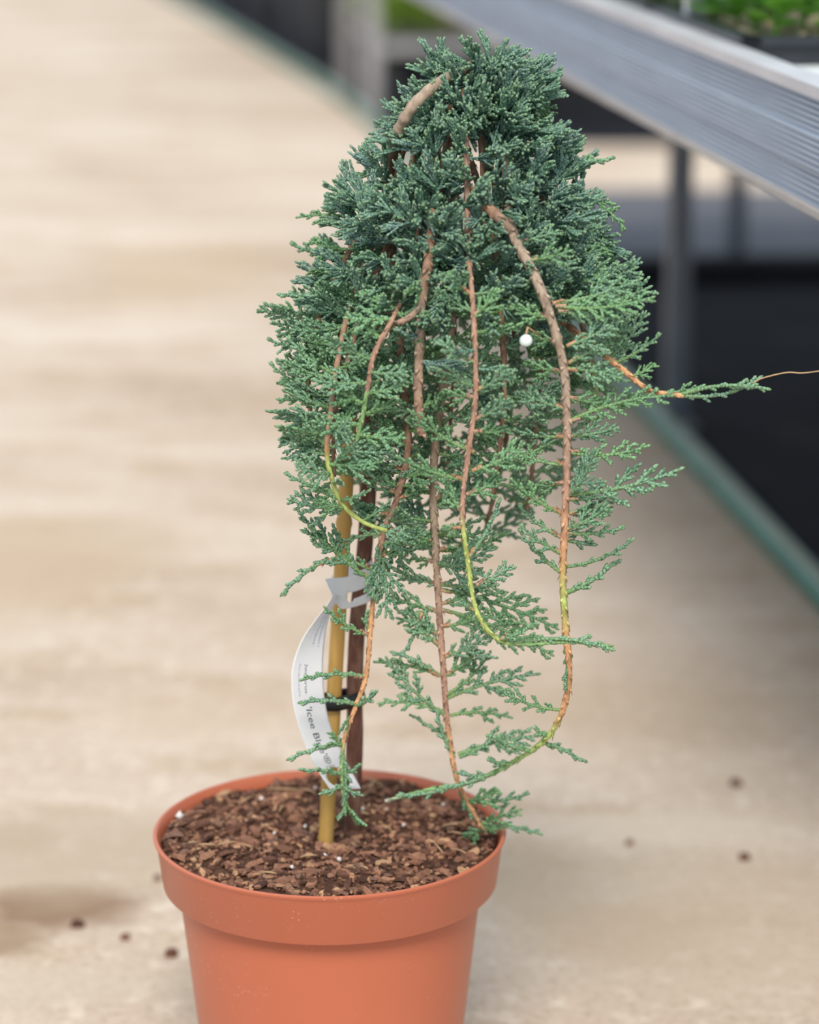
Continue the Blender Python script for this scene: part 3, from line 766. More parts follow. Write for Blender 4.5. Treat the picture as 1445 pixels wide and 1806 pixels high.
S1 = branch([(845, 130, 0.01), (880, 200, -.0), (895, 320, -.03), (903, 405, -.080), (945, 490, -.098), (975, 570, -.102), (995, 650, -.10), (1000, 740, -.10), (1000, 830, -.10), (996, 930, -.10), (993, 1020, -.098), (998, 1110, -.095), (1004, 1190, -.09), (991, 1258, -.08), (960, 1306, -.07), (900, 1347, -.055), (830, 1380, -.04), (760, 1392, -.03), (680, 1413, -.022)],
            .0034, .0012, [(0, GREY), (.36, GREY), (.46, REDB), (.53, ORNG), (.58, LIME), (.62, ORNG), (.72, ORNG), (.755, LIME), (.85, GRN), (.97, GRN), (1, (.55, .5, .45))], seed=1)
S2 = branch([(815, 140, .0), (820, 230, -.045), (824, 300, -.062), (826, 440, -.082), (836, 560, -.108), (839, 700, -.114), (826, 800, -.116), (816, 900, -.116), (826, 995, -.114), (842, 1080, -.112), (880, 1128, -.112), (935, 1136, -.112), (1010, 1132, -.112), (1082, 1141, -.112)],
            .0019, .0011, [(0, BROWN), (.4, REDB), (.54, REDB), (.57, LIME), (.77, LIME), (.81, GRN), (1, GRN)], seed=2)
S3 = branch([(790, 180, .02), (800, 330, .0), (800, 480, -.03), (792, 620, -.055), (775, 720, -.055), (764, 850, -.05), (768, 950, -.05), (775, 1080, -.045), (783, 1190, -.04), (790, 1280, -.035), (805, 1370, -.03), (828, 1420, -.025), (852, 1462, -.018)],
            .0034, .0012, [(0, BROWN), (.5, GREY), (.62, REDB), (.73, REDB), (.77, ORNG), (.96, ORNG), (1, ORNG)], seed=3)
S4 = branch([(760, 190, .0), (765, 320, -.025), (760, 435, -.078), (746, 520, -.092), (741, 600, -.092), (738, 700, -.088), (745, 765, -.08)], .0032, .0026, [(0, BROWN), (.4, BROWN), (.6, GREY), (1, REDB)], seed=4)
S4b = branch([(747, 535, -.092), (722, 560, -.10), (700, 570, -.105)], .002, .0016, [(0, GREY), (1, REDB)], seed=14)
S5 = branch([(740, 215, .0), (745, 360, -.02), (720, 500, -.05), (694, 560, -.098), (660, 625, -.104), (648, 690, -.10), (640, 730, -.098), (630, 775, -.095)], .0017, .0013, [(0, BROWN), (.5, REDB), (.68, REDB), (.70, REDB), (.73, GRN), (1, GRN)], seed=5)
S6 = branch([(710, 330, .01), (650, 450, -.01), (612, 560, -.04), (592, 660, -.072), (582, 740, -.088), (577, 795, -.09), (583, 835, -.09), (602, 886, -.09), (640, 920, -.09), (682, 936, -.088)], .0019, .0013, [(0, BROWN), (.45, REDB), (.55, ORNG), (.59, LIME), (1, LIME)], flaky=False, seed=6)
S7 = branch([(690, 420, .0), (705, 600, -.03), (720, 780, -.05), (700, 880, -.055), (680, 930, -.06), (664, 1000, -.062), (656, 1080, -.062), (646, 1190, -.06), (626, 1250, -.058), (606, 1312, -.056), (604, 1380, -.052), (612, 1420, -.048), (632, 1455, -.042)], .0024, .0009, [(0, BROWN), (.44, REDB), (.50, ORNG), (.74, ORNG), (.77, GRN), (1, GRN)], seed=7)
branch([(698, 246, -.020), (714, 210, -.036), (737, 178, -.041), (775, 146, -.034), (815, 125, -.015)], .0038, .0032, [(0, GREY), (1, GREY)], flaky=False, seed=15)
branch([(835, 335, -.06), (858, 362, -.078), (884, 388, -.086), (906, 412, -.082)], .0030, .0030, [(0, ORNG), (.5, BROWN), (1, GREY)], seed=16)
S9 = branch([(985, 560, -.06), (1040, 606, -.075), (1085, 641, -.09), (1118, 668, -.09), (1150, 690, -.09), (1206, 698, -.09)], .0022, .0014, [(0, BROWN), (.45, ORNG), (1, ORNG)], seed=9)
S8 = branch([(880, 200, .02), (960, 360, .0), (990, 460, -.01), (1010, 520, -.02), (1040, 620, -.02), (1060, 740, -.02)], .0024, .0012, [(0, BROWN), (.7, BROWN), (1, GRN)], seed=8)
A1 = branch([(760, 200, .05), (700, 400, .07), (690, 560, .065), (712, 720, .055), (735, 860, .05), (748, 950, .045)], .0024, .0012, [(0, BROWN), (1, BROWN)], seed=21)
A2 = branch([(830, 180, .05), (890, 400, .07), (905, 600, .06), (895, 760, .05), (870, 880, .045), (850, 960, .04)], .0024, .0012, [(0, BROWN), (1, BROWN)], seed=22)
A3 = branch([(715, 290, .01), (640, 400, .0), (590, 500, -.01), (555, 590, -.035), (545, 680, -.035), (552, 760, -.035)], .0022, .0011, [(0, BROWN), (1, BROWN)], seed=23)
A4 = branch([(735, 320, .0), (665, 480, -.02), (618, 620, -.055), (590, 740, -.075), (590, 840, -.07)], .0022, .0011, [(0, BROWN), (1, BROWN)], seed=24)
A6 = branch([(850, 200, .03), (930, 420, .05), (960, 560, .04), (950, 700, .03), (940, 820, .02), (930, 900, .01)], .0022, .0011, [(0, BROWN), (1, BROWN)], seed=26)
A7 = branch([(690, 500, .04), (660, 650, .045), (640, 780, .04), (640, 880, .03), (650, 960, .02)], .0022, .0011, [(0, BROWN), (1, BROWN)], seed=27)
A8 = branch([(820, 250, .02), (870, 420, -.02), (885, 560, -.06), (890, 700, -.08), (880, 800, -.075), (870, 870, -.07)], .0022, .0011, [(0, BROWN), (1, BROWN)], seed=28)
A9 = branch([(770, 250, .06), (800, 450, .075), (800, 650, .06), (790, 820, .05)], .0022, .0011, [(0, BROWN), (1, BROWN)], seed=29)
CB = []
for k in range(9):                                   # short arching limbs inside the crown
    a = k / 9 * 2 * math.pi + .3
    c0 = P(800 + 40 * math.cos(a), 150, 0.0)
    pxs = [(800 + 40 * math.cos(a), 150, .01), (810 + 70 * math.cos(a), 190, .0 + .02 * math.sin(a)), (805 + 100 * math.cos(a), 290, .0 + .032 * math.sin(a)), (800 + 120 * math.cos(a), 400, .0 + .04 * math.sin(a))]
    CB.append(branch(pxs, .0024, .0012, [(0, BROWN), (1, BROWN)], flaky=False, seed=40 + k))

# ---- foliage spray meshes
def gen_spray(seed, L, kind):
    r = random.Random(seed); V, Q, T, C = [], [], [], []
    SD = 5
    def shoot(pts, r0, r1, tip0, stalk, hue):
        n0 = len(V); N = len(pts); ref = Vector((0, 0, 1)); acc = 0
        tot = N - 1
        for i, p in enumerate(pts):
            t = (pts[min(i + 1, N - 1)] - pts[max(i - 1, 0)]).normalized()
            rf = (ref - t * ref.dot(t)).normalized(); b_ = t.cross(rf); f = i / max(tot, 1)
            rr = (r0 + (r1 - r0) * f) * (1.12 if i % 2 else 0.84)
            of = (i % 2) * math.pi / SD
            tv = tip0 + (1 - tip0) * max(0, (f - .35) / .65) if tip0 >= 0 else 0.0
            for k in range(SD):
                a = of + 2 * math.pi * k / SD
                V.append(p + rf * (math.cos(a) * rr * .9) + b_ * (math.sin(a) * rr)); C.append((max(tv, 0) if not (i % 2 == 0 and i > 0) else max(tv - .18, 0), stalk * max(0, 1 - f * 1.25), hue))
        for i in range(N - 1):
            for k in range(SD):
                a, c = n0 + i * SD + k, n0 + i * SD + (k + 1) % SD; Q.append((a, c, c + SD, a + SD))
        e = len(V); t = (pts[-1] - pts[-2]).normalized(); V.append(pts[-1] + t * r1 * 1.3); C.append((1.0 if tip0 >= 0 else 0, 0, hue))
        for k in range(SD): T.append((n0 + (N - 1) * SD + k, n0 + (N - 1) * SD + (k + 1) % SD, e))
    def axis_pts(p, d, L, bend, zb, st=0.00125):
        n = max(3, int(L / st)); pts = [p]; ang = 0
        side = Vector((-d.y, d.x, 0)); side = side.normalized() if side.length > 1e-4 else Vector((0, 1, 0)); dd = d.copy()
        for i in range(n):
            dd = (dd + side * (bend / n) + Vector((0, 0, zb / n))).normalized(); pts.append(pts[-1] + dd * (L / n))
        return pts
    cfg = {'tuft': dict(sp=.0026, ang=24, side=.58, env=.2, z=.40, bend=.2, sub=.40, start=.05, stalk=0, hue=(0, .55), rad=.00106, ssp=.0050),
           'fan': dict(sp=.0036, ang=40, side=.52, env=.3, z=.22, bend=.45, sub=.48, start=.10, stalk=.6, hue=(.5, 1), rad=.00116, ssp=.0036),
           'frond': dict(sp=.0048, ang=42, side=.30, env=.35, z=.16, bend=.6, sub=.45, start=.13, stalk=.85, hue=(.6, 1), rad=.00118, ssp=.0034),
           'twig': dict(sp=.0052, ang=40, side=.17, env=.5, z=.2, bend=.55, sub=.4, start=.15, stalk=.6, hue=(.45, .9), rad=.00130, ssp=.0036)}[kind]
    hue = r.uniform(*cfg['hue']); rd = cfg['rad']
    mp = axis_pts(Vector((0, 0, 0)), Vector((1, 0, 0)), L, cfg['bend'] * r.uniform(.5, 1.2), r.uniform(-.25, .25))
    shoot(mp, rd * 1.12, rd * .8, .0, cfg['stalk'], hue)
    s = L * cfg['start']; sg = r.choice((-1, 1)); n = len(mp) - 1
    while s < L * .96:
        f = s / L; i = min(int(f * n), n - 1); p = mp[i]; d = (mp[i + 1] - mp[i]).normalized(); sd = Vector((-d.y, d.x, 0)).normalized()
        env = (0.35 + .65 * min(1, (f - cfg['start'] + .04) / cfg['env'])) * (1 - max(0, f - .35) / .65 * .80)
        l = max(L * cfg['side'] * env * r.uniform(.6, 1.15), .0035)
        if kind == 'twig': l = max(.0035, min(.011, l * r.choice((.5, .8, 1.3))))
        a = math.radians(cfg['ang'] + r.uniform(-9, 9)); dr = (d * math.cos(a) + sd * (sg * math.sin(a)) + Vector((0, 0, r.uniform(-1, 1) * cfg['z']))).normalized()
        sp_ = axis_pts(p, dr, l, -sg * r.uniform(.1, .5), r.uniform(-.2, .2))
        shoot(sp_, rd * .98, rd * .84, .0, cfg['stalk'] * .25, hue)
        if l > (.0125 if kind == 'tuft' else .0065):
            ss = .0024; s2 = r.choice((-1, 1)); m_ = len(sp_) - 1
            while ss < l * .86:
                j = min(int(ss / l * m_), m_ - 1); d2 = (sp_[j + 1] - sp_[j]).normalized(); sd2 = Vector((-d2.y, d2.x, 0)).normalized(); a2 = math.radians(38 + r.uniform(-10, 10))
                l2 = max(.0026, (l - ss) * cfg['sub'] * r.uniform(.7, 1.2)); l2 = min(l2, .0095)
                dr2 = (d2 * math.cos(a2) + sd2 * (s2 * math.sin(a2)) + Vector((0, 0, r.uniform(-1, 1) * cfg['z']))).normalized()
                shoot(axis_pts(sp_[j], dr2, l2, -s2 * .25, 0), rd * .94, rd * .84, .05, 0, hue)
                ss += cfg['ssp'] * r.uniform(.8, 1.25); s2 = -s2
        s += cfg['sp'] * r.uniform(.75, 1.25); sg = -sg
    e = mp[-1]; a = math.atan2(e.y, e.x); rot = Matrix.Rotation(-a, 3, 'Z')
    V = np.array([rot @ v for v in V], np.float32)
    return dict(V=V, Q=np.array(Q, np.int32), T=np.array(T, np.int32), C=np.array([(*c, 1) for c in C], np.float32), L=e.length, up=1)
def mesh_arrays(name, V, Q, T, C, m):
    me = bpy.data.meshes.new(name); nq, nt_ = len(Q), len(T)
    me.vertices.add(len(V)); me.vertices.foreach_set('co', np.ascontiguousarray(V, np.float32).ravel())
    me.loops.add(nq * 4 + nt_ * 3); me.loops.foreach_set('vertex_index', np.concatenate([Q.ravel(), T.ravel()]).astype(np.int32))
    me.polygons.add(nq + nt_)
    me.polygons.foreach_set('loop_start', np.concatenate([np.arange(nq) * 4, nq * 4 + np.arange(nt_) * 3]).astype(np.int32))
    me.update(calc_edges=True); me.validate()
    me.polygons.foreach_set('use_smooth', np.ones(len(me.polygons), bool))
    at_ = me.color_attributes.new('Col', 'FLOAT_COLOR', 'POINT'); at_.data.foreach_set('color', C.ravel())
    me.materials.append(m); return me
SPR = {'tuft': [gen_spray(500 + i, L, 'tuft') for i, L in enumerate((.022, .024, .026, .028, .030, .024, .027, .032))],
       'fan': [gen_spray(600 + i, L, 'fan') for i, L in enumerate((.024, .028, .032, .036, .040, .045, .030, .034))],
       'frond': [gen_spray(700 + i, L, 'frond') for i, L in enumerate((.036, .042, .050, .058, .066, .075, .046))],
       'twig': [gen_spray(800 + i, L, 'twig') for i, L in enumerate((.014, .020, .028, .036, .044, .055))]}
for k_, lst in SPR.items():
    for d in lst: d['me'] = mesh_arrays('foliage_spray', d['V'], d['Q'], d['T'], d['C'], M['foliage'])

PLACE = []          # (priority, kind data, matrix, branch index)
R3 = random.Random(9)
TOCAM = Vector((0, -1, .25)).normalized()
def place(kind, base, tip, bi, prio, upsign=None, twist=35):
    d = tip - base; L = d.length
    cand = sorted(SPR[kind], key=lambda s: abs(math.log(s['L'] / L)) + R3.uniform(0, .25))
    s = cand[0]; x = d.normalized(); sc = L / s['L']
    up = UP - x * UP.dot(x)
    if up.length < .25: up = Vector((R3.choice((-1, 1)), 0, 0)) - x * (R3.choice((-1, 1)) * x.x)
    up = (up - x * up.dot(x)).normalized()
    # lay the flat spray facing the viewer side of the plant, with some twist
    zn = x.cross(up).normalized()
    rot = Matrix.Rotation(math.radians(R3.uniform(-twist, twist)), 3, x)
    up = rot @ up; us = upsign if upsign is not None else R3.choice((1, 1, -1))
    # the mesh bends towards +Y first: its tip is on +X and its belly hangs on -Y
    y = up * us; zn = x.cross(y)
    mtx = Matrix.Translation(base) @ Matrix((x, y, zn)).transposed().to_4x4() @ Matrix.Scale(sc, 4)
    PLACE.append((prio, s, mtx, bi))
def strand_y(bi, px, py):                            # depth of a strand where it passes nearest a pixel
    best, by = 1e9, 0
    for q in BR[bi][1]:
        d = q - CAM; fw = d.y * CP - d.z * SP; up = d.y * SP + d.z * CP
        e = (722.5 + FPX * d.x / fw - px) ** 2 + (903 - FPX * up / fw - py) ** 2
        if e < best: best, by = e, q.y
    return by
def man(bi, b_, t_, kind, us=1, dy=None, tw=22):
    y = strand_y(bi, *b_); dy = R3.uniform(-.012, .012) if dy is None else dy
    place(kind, P(*b_, y), P(*t_, y + dy), bi, 0, us, tw)
for row in [
    (S1, (912, 425), (985, 405), 'fan'), (S1, (930, 460), (1010, 440), 'fan'), (S1, (975, 535), (1132, 488), 'frond'), (S1, (980, 540), (1156, 525), 'frond'), (S1, (985, 548), (1110, 545), 'fan'), (S1, (1000, 610), (1095, 560), 'fan'), (S1, (1003, 640), (1085, 585), 'fan'),
    (S1, (1000, 650), (1095, 668), 'fan', -1), (S1, (1003, 700), (1075, 712), 'fan'), (S1, (1005, 742), (1190, 697), 'frond', -1), (S1, (1002, 770), (1090, 752), 'fan'), (S1, (1002, 797), (1147, 785), 'frond'), (S1, (1000, 872), (1203, 828), 'frond'), (S1, (1000, 878), (1055, 790), 'fan'),
    (S1, (1000, 880), (1085, 870), 'fan'), (S1, (998, 905), (1080, 905), 'fan', -1), (S1, (997, 935), (1075, 890), 'fan'), (S1, (996, 950), (1050, 958), 'twig'), (S1, (995, 1000), (1118, 955), 'twig'), (S1, (999, 1045), (1082, 993), 'twig'), (S1, (995, 940), (1100, 930), 'frond'),
    (S1, (990, 905), (900, 838), 'frond'), (S1, (990, 948), (915, 892), 'frond'), (S1, (993, 978), (920, 925), 'frond'), (S1, (990, 1010), (912, 935), 'frond'), (S1, (1000, 770), (905, 760), 'frond'), (S1, (997, 720), (920, 690), 'fan'), (S1, (993, 655), (925, 640), 'fan'), (S1, (985, 600), (925, 590), 'fan'), (S1, (970, 560), (900, 540), 'fan'), (S1, (1000, 820), (895, 785), 'frond'), (S1, (995, 850), (930, 860), 'fan'),
    (S1, (990, 1252), (876, 1212), 'frond', 1, .01), (S1, (955, 1310), (1024, 1341), 'twig', -1), (S1, (968, 1298), (940, 1282), 'twig'), (S1, (940, 1325), (868, 1296), 'twig'), (S1, (900, 1347), (860, 1338), 'twig'), (S1, (998, 1128), (995, 1206), 'twig', 1, .004), (S1, (860, 1368), (805, 1362), 'twig'), (S1, (800, 1386), (700, 1402), 'twig', 1, .002, 5), (S1, (870, 1362), (780, 1388), 'twig', 1, .002, 5),
    (S2, (828, 982), (884, 880), 'twig', 1), (S2, (840, 1032), (902, 996), 'fan'), (S2, (882, 1128), (940, 1100), 'twig'), (S2, (836, 797), (722, 716), 'frond'), (S2, (818, 846), (700, 798), 'frond'), (S2, (816, 905), (772, 830), 'fan'), (S2, (833, 830), (925, 785), 'fan'), (S2, (822, 872), (885, 842), 'fan'), (S2, (838, 740), (900, 700), 'fan'), (S2, (838, 690), (900, 650), 'fan'), (S2, (838, 640), (780, 600), 'fan'), (S2, (838, 700), (780, 690), 'fan'), (S2, (830, 760), (900, 760), 'fan'), (S2, (838, 1076), (815, 1060), 'twig'), (S2, (905, 1135), (1082, 1141), 'twig', -1, .002, 5),
    (S2, (818, 930), (780, 930), 'fan'), (S2, (832, 560), (880, 510), 'fan'), (S2, (832, 520), (790, 480), 'fan'),
    (S3, (775, 1030), (702, 1008), 'fan'), (S3, (772, 1078), (690, 1052), 'fan'), (S3, (776, 1140), (718, 1075), 'fan'), (S3, (778, 1120), (700, 1090), 'fan', -1), (S3, (745, 1080), (706, 1158), 'twig'), (S3, (780, 1192), (658, 1172), 'frond', -1), (S3, (772, 1190), (690, 1150), 'twig', -1), (S3, (788, 1258), (668, 1242), 'frond', -1), (S3, (786, 1262), (682, 1165), 'frond'), (S3, (788, 1295), (732, 1262), 'twig'), (S3, (800, 1330), (770, 1250), 'twig'),
    (S3, (768, 1000), (870, 962), 'fan'), (S3, (772, 960), (720, 930), 'fan'), (S3, (770, 990), (725, 985), 'fan'), (S3, (778, 1040), (983, 1108), 'frond', -1), (S3, (780, 1075), (978, 1152), 'frond', -1), (S3, (778, 1105), (862, 1080), 'fan'), (S3, (782, 1160), (872, 1106), 'fan'), (S3, (784, 1192), (845, 1148), 'fan'), (S3, (787, 1226), (868, 1150), 'frond'), (S3, (788, 1232), (950, 1190), 'frond', -1), (S3, (795, 1262), (900, 1264), 'frond', -1), (S3, (808, 1330), (968, 1300), 'frond', -1), (S3, (810, 1335), (876, 1298), 'twig'), (S3, (775, 1030), (880, 1030), 'fan'), (S3, (778, 1065), (850, 1040), 'fan'),
    (S3, (830, 1415), (934, 1398), 'frond'), (S3, (826, 1412), (880, 1395), 'fan'), (S3, (848, 1458), (958, 1472), 'twig', -1), (S3, (848, 1455), (920, 1430), 'fan', -1), (S3, (852, 1460), (818, 1476), 'fan'), (S3, (850, 1462), (885, 1460), 'fan'), (S3, (812, 1395), (850, 1455), 'twig'),
    (S3, (770, 920), (700, 890), 'fan', 1, .03), (S3, (768, 880), (830, 850), 'fan', 1, .03), (S3, (766, 840), (700, 830), 'frond', 1, .03), (S3, (768, 940), (870, 930), 'frond', 1, .03), (S3, (770, 970), (905, 945), 'frond', 1, .02),
    (S7, (642, 1193), (526, 1196), 'twig', -1, -.012), (S7, (632, 1243), (528, 1240), 'twig', -1, -.012), (S7, (630, 1244), (668, 1216), 'twig'), (S7, (618, 1262), (598, 1292), 'fan'), (S7, (606, 1312), (508, 1341), 'twig', -1, -.012), (S7, (606, 1318), (582, 1292), 'fan', 1, -.006), (S7, (604, 1366), (537, 1361), 'twig', -1, -.012), (S7, (604, 1364), (638, 1350), 'twig'), (S7, (605, 1384), (566, 1400), 'twig'), (S7, (605, 1388), (642, 1402), 'twig'), (S7, (610, 1412), (598, 1445), 'twig'), (S7, (618, 1428), (642, 1458), 'twig'), (S7, (604, 1330), (606, 1420), 'twig'),
    (S7, (650, 1120), (568, 1068), 'frond', 1, -.008), (S7, (651, 1112), (646, 1076), 'twig'), (S7, (657, 1024), (530, 900), 'frond', 1, -.008), (S7, (660, 1005), (543, 925), 'frond', 1, -.004), (S7, (668, 965), (680, 1088), 'fan'), (S7, (664, 985), (715, 955), 'fan'), (S7, (672, 945), (655, 1055), 'fan', 1, -.01), (S7, (690, 930), (720, 1010), 'fan'), (S7, (690, 905), (620, 905), 'frond'), (S7, (680, 940), (590, 960), 'frond', -1), (S7, (580, 985), (496, 1051), 'twig', -1, .0), (S7, (705, 870), (640, 850), 'frond'), (S7, (715, 830), (650, 800), 'frond'), (S7, (700, 880), (750, 860), 'fan'), (S7, (720, 790), (680, 740), 'fan'),
    (S6, (655, 928), (722, 942), 'fan'), (S6, (583, 822), (640, 762), 'twig', 1), (S6, (590, 660), (505, 595), 'frond'), (S6, (586, 720), (520, 690), 'frond'), (S6, (580, 790), (520, 715), 'frond'), (S6, (588, 690), (640, 650), 'fan'), (S6, (580, 760), (630, 720), 'fan'), (S6, (600, 880), (545, 855), 'fan'), (S6, (610, 895), (555, 885), 'fan'), (S6, (640, 918), (690, 880), 'frond'),
    (A3, (590, 545), (491, 519), 'twig', -1), (A3, (560, 615), (470, 600), 'frond', 1), (A3, (550, 690), (476, 640), 'frond'), (A3, (552, 755), (535, 800), 'twig'), (A3, (625, 385), (524, 386), 'frond', -1), (A3, (612, 440), (548, 425), 'fan'), (A3, (590, 480), (545, 480), 'fan'),
    (A4, (592, 830), (525, 785), 'frond'), (A4, (590, 800), (548, 760), 'fan'), (A4, (590, 835), (640, 820), 'fan'), (A4, (588, 845), (560, 870), 'fan'),
    (S9, (1200, 697), (1357, 681), 'twig', -1, .0, 10), (S9, (1155, 690), (1245, 681), 'frond'), (S9, (1112, 664), (1157, 643), 'fan'), (S9, (1200, 697), (1300, 690), 'twig', 1, 0, 10), (S9, (1290, 690), (1342, 664), 'twig'), (S9, (1085, 640), (1166, 588), 'frond'), (S9, (1075, 632), (1140, 550), 'fan'), (S9, (1060, 625), (1110, 560), 'fan'),
    (S8, (990, 300), (1072, 283), 'twig', -1), (S8, (1000, 330), (1102, 405), 'frond', -1), (S8, (1000, 500), (1125, 472), 'fan'), (S8, (1020, 540), (1150, 505), 'fan'), (S8, (990, 450), (1085, 430), 'fan'), (S8, (1040, 620), (1110, 600), 'fan'), (S8, (985, 440), (1060, 380), 'fan')]:
    man(*row)
# side sprays along the hanging strands
def along(bi, y0, y1, kinds, gap, L0, L1, prio, back=0.0):
    acc = 0; pts = BR[bi][1]; sg = R3.choice((-1, 1))
    for i in range(1, len(pts)):
        acc += (pts[i] - pts[i - 1]).length; py = project_y(pts[i])
        if acc < gap or not (y0 < py < y1): continue
        acc = 0; sg = -sg; az = R3.gauss(0, .75)
        d = Vector((sg * math.cos(az), math.sin(az), R3.uniform(-.05, .65))).normalized()
        place(R3.choice(kinds), pts[i], pts[i] + d * R3.uniform(L0, L1), bi, prio, 1, 50)
for bi in (A1, A2, A6, A7, A9): along(bi, 420, 985, ('fan', 'fan', 'frond'), .0062, .028, .042, 2)
for bi in (A8, A4, A3): along(bi, 450, 900, ('fan', 'fan', 'frond'), .0066, .026, .042, 1)
along(S8, 480, 800, ('fan', 'frond'), .008, .026, .04, 1)
along(S3, 500, 1000, ('fan', 'frond'), .008, .026, .04, 1)
along(S7, 560, 900, ('fan', 'fan', 'frond'), .008, .026, .04, 1)
along(S5, 520, 790, ('fan',), .0065, .022, .034, 1)
along(S6, 560, 900, ('fan', 'fan', 'frond'), .0055, .026, .040, 1)
along(A4, 640, 860, ('fan', 'fan'), .0055, .024, .034, 1)
along(S7, 640, 960, ('fan',), .007, .024, .034, 1)
along(S2, 430, 700, ('fan', 'tuft'), .010, .020, .03, 1)
along(S4, 430, 720, ('fan', 'tuft'), .014, .020, .03, 1)

# dense crown
SIL = [(68, 850, 900), (95, 800, 955), (120, 745, 972), (150, 700, 980), (200, 680, 985), (250, 650, 1000), (300, 645, 1025), (350, 600, 1050), (400, 568, 1080), (450, 565, 1085), (500, 550, 1110), (560, 530, 1110), (600, 510, 1110), (650, 510, 1090), (720, 530, 1070)]
def sil(y):
    for (a, l, r_), (c, l2, r2) in zip(SIL, SIL[1:]):
        if a <= y <= c:
            f = (y - a) / (c - a); return l + (l2 - l) * f, r_ + (r2 - r_) * f
    return SIL[-1][1:]
allpts = [(q, i) for i, (o, ps) in enumerate(BR) for q in ps[::4]]
AP = np.array([tuple(q) for q, _ in allpts]); AI = [i for _, i in allpts]
def nearest(p): return AI[int(((AP - np.array(p)) ** 2).sum(1).argmin())]
SC = 1 / 2720.0
def shell(py, ph, rho, inset=None):
    inset = inset or (62 if py < 240 else 62 - 22 * min(1, (py - 240) / 120))
    l, r_ = sil(py); hwp = (r_ - l) / 2; hin = max(hwp - inset, hwp * .5)
    return P((l + r_) / 2 + hin * rho * math.cos(ph), py, -.004 + .95 * hin * SC * rho * math.sin(ph))
def outward(py, ph, j=.3):
    f = (py - 68) / 500
    d = Vector((math.cos(ph) * (.6 + .3 * f), math.sin(ph) * (.6 + .3 * f), .80 - .45 * f)) + Vector((R3.gauss(0, j), R3.gauss(0, j), R3.gauss(0, j)))
    return d.normalized()
def clump(py, ph, rho, n, prio, L0, L1, kinds):      # a fan of shoots springing from one twig end
    root = shell(py, ph, rho); ax_ = outward(py, ph, .22); bi = nearest(root)
    for k in range(n):
        d = (ax_ + Vector((R3.gauss(0, .55), R3.gauss(0, .5), R3.gauss(0, .5)))).normalized()
        if d.dot(ax_) < .1: d = (d + ax_ * .8).normalized()
        L = R3.uniform(L0, L1) * (.75 + .3 * max(d.dot(ax_), 0)); b0 = root + d * R3.uniform(-.004, .003)
        place(R3.choice(kinds), b0, b0 + d * L, bi, prio, None, 180)
def ring(nc, y0, y1, a0, a1, rho0, rho1, n, prio, L0, L1, kinds):
    k = 0
    while k < nc:
        py = R3.uniform(y0, y1); l, r_ = sil(py)
        if R3.random() > (r_ - l) / 520 + .15: continue
        clump(py, R3.uniform(a0, a1), R3.uniform(rho0, rho1), n, prio, L0, L1, kinds); k += 1
row = 0
py = 136
while py < 560:                                      # clumps spread evenly over the near side of the crown
    l, r_ = sil(py); ins = 40; hw_ = max((r_ - l) / 2 - ins, 18); nx = max(1, int(round(2 * hw_ / 54)))
    for k in range(nx + 1):
        x = -1 + 2 * (k + (.25 if row % 2 else -.05)) / nx + R3.gauss(0, .25) / nx
        x = max(-1, min(1, x)); pj = py + R3.gauss(0, 10)
        clump(pj, -math.acos(x), R3.uniform(.92, 1.0), 5, 1, .020, .029, ('tuft',))
    py += 47; row += 1
ring(62, 140, 540, -math.pi, 0, .35, .8, 5, 2, .022, .032, ('tuft',))
ring(40, 140, 560, 0, math.pi, .7, 1.0, 5, 3, .022, .033, ('tuft', 'tuft', 'fan'))
ring(17, 490, 720, -math.pi, 0, .7, 1.0, 4, 1, .024, .036, ('fan', 'tuft', 'fan'))
ring(11, 500, 720, 0, math.pi, .6, 1.0, 4, 3, .026, .038, ('fan',))
for (py, ph) in ((128, -1.2), (132, -2.6), (124, -.4), (128, 1.4)): clump(py, ph, .8, 4, 1, .014, .021, ('tuft',))

SP_ = {}
for (pr, s_, mtx, bi) in PLACE:
    if pr == 0 and bi in (S1, S2, S3, S4, S7): SP_.setdefault(bi, []).append(mtx)
for bi, ml in SP_.items():
    for mtx in ml:
        p0 = mtx.translation; d = (mtx.to_3x3() @ Vector((1, 0, 0))).normalized(); py = project_y(p0)
        if py > (1000 if bi == S1 else 1200): continue
        r = random.Random(int(py * 7)); b = MB(); cl = (0.48, 0.28, 0.17) if r.random() < .5 else REDB
        b.tube([p0, p0 + d * .003, p0 + d * .0065], [.0013, .0011, .0008], 7, [cl] * 3)
        for q in range(6):
            a = r.uniform(0, 6.3); o1 = d.orthogonal().normalized(); n_ = o1 * math.cos(a) + d.cross(o1) * math.sin(a); c0 = p0 + d * r.uniform(.0005, .005) + n_ * .0008
            b.add([c0 - d.cross(n_) * .0007, c0 + d.cross(n_) * .0007, c0 + n_ * .0006 + d * .001, c0 + d * .0036 + n_ * .0016], [(0, 2, 3), (2, 1, 3), (0, 3, 1), (0, 1, 2)], cl)
        b.obj('spur', M['bark'], BR[bi][0], p0)

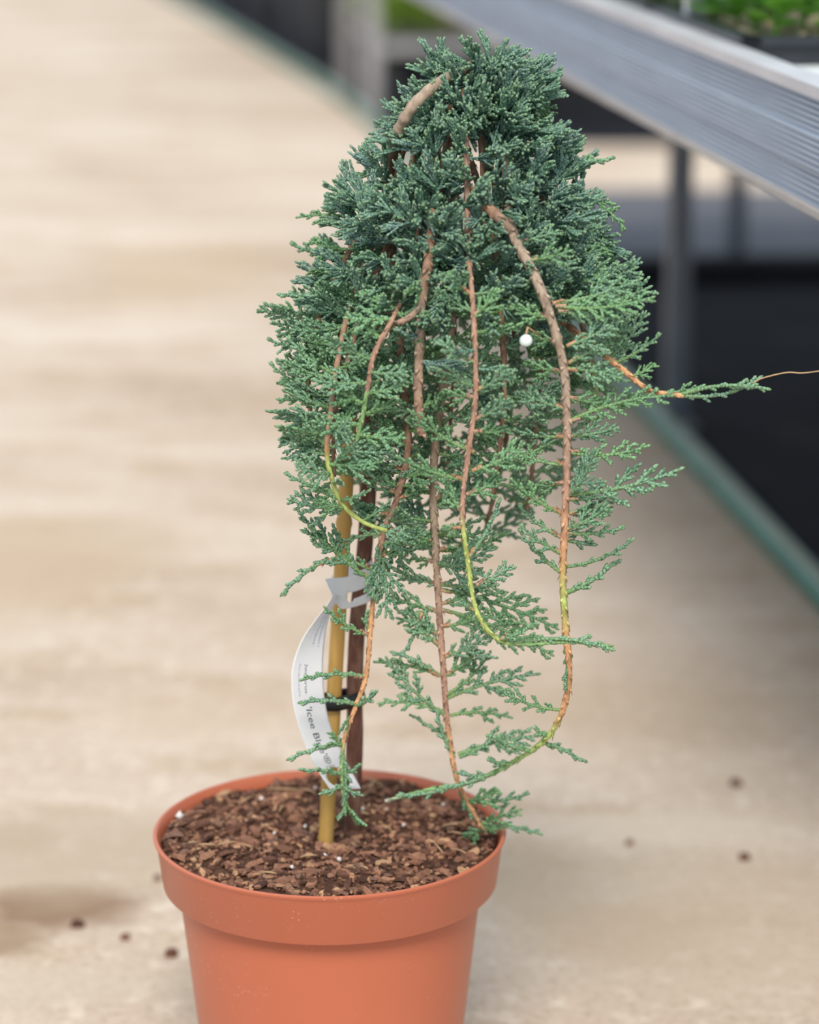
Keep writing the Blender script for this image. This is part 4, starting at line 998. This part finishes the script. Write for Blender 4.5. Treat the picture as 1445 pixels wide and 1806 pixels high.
PLACE.sort(key=lambda t: t[0])
shown, rest = PLACE[:300], PLACE[300:]
for (pr, s, mtx, bi) in shown:
    o = bpy.data.objects.new('foliage_spray', s['me']); br = BR[bi][0]
    COL.objects.link(o); o.parent = br
    o.matrix_local = Matrix.Translation(-WORLD[br.name]) @ mtx
Vs, Qs, Ts, Cs, off = [], [], [], [], 0
for (pr, s, mtx, bi) in rest:
    mm = np.array(mtx); Vs.append(s['V'] @ mm[:3, :3].T + mm[:3, 3] - np.array(TRB)); Qs.append(s['Q'] + off); Ts.append(s['T'] + off); Cs.append(s['C']); off += len(s['V'])
fo = bpy.data.objects.new('foliage', mesh_arrays('foliage', np.concatenate(Vs), np.concatenate(Qs), np.concatenate(Ts), np.concatenate(Cs), M['foliage']))
link(fo, jroot, TRB); fo['kind'] = 'stuff'


# pale berry
bc = P(928, 601, -.118); b = MB()
import bmesh
bm = bmesh.new(); bmesh.ops.create_icosphere(bm, subdivisions=3, radius=.0038)
for v in bm.verts:
    v.co *= 1 + .05 * noise.noise(v.co * 500); 
    if v.co.z < -.003: v.co.z += .0004
b.add([v.co + bc for v in bm.verts], [[w.index for w in f.verts] for f in bm.faces]); bm.free()
be = b.obj('berry', M['berry'], jroot, bc); be['label'] = 'round bluish white berry'
b = MB(); b.tube([bc + Vector((0, 0, .0034)), bc + Vector((.001, .004, .007)), P(950, 590, -.10)], [.0007, .0007, .0008], 6); b.obj('berry_stalk', M['straw'], be, bc)
# dry grass stem caught in the side twig
sp = lin([P(1330, 676, -.092), P(1345, 667, -.092), P(1388, 657, -.092), P(1415, 658, -.092), P(1450, 654, -.092), P(1500, 650, -.09)], 6)
b = MB(); b.tube(sp, [.0005 - .00018 * i / len(sp) for i in range(len(sp))], 6)
tag(b.obj('dry_grass_stem', M['straw'], None, sp[0]), 'thin dry grass stem caught in the tip of the longest side twig', 'grass stem')

# ------------------------------------------------------------------ crumbs lying on the floor
CR = [((137, 1635), .0060, 'reddish brown bark crumb on the concrete left of the pot'), ((222, 1657), .0042, 'small brown bark crumb between the reddish crumb and the pot'), ((303, 1686), .0056, 'dark bark crumb on the concrete close to the pot'),
      ((278, 1552), .0042, 'greenish crumb on the concrete by the pot rim'), ((1312, 1516), .0060, 'dark bark crumb on the concrete right of the pot'), ((1298, 1385), .0058, 'brown crumb on the concrete farthest right behind the pot'), ((1110, 1490), .0042, 'small grey brown crumb on the concrete nearest the pot on the bench side')]
for i, (q, s, lab) in enumerate(CR):
    c = F(*q); r = random.Random(900 + i); b = MB(); vs, fs = chip_geo(r, s * 2, s * 1.5, s * .8); b.add([Vector(v) + c + UP * (s * .4 + .0005) for v in vs], fs, (r.uniform(.05, .4), 0, 0))
    tag(b.obj('bark_crumb', M['chips'], None, c, smooth=False), lab, 'crumb', 'bark crumbs on the floor')
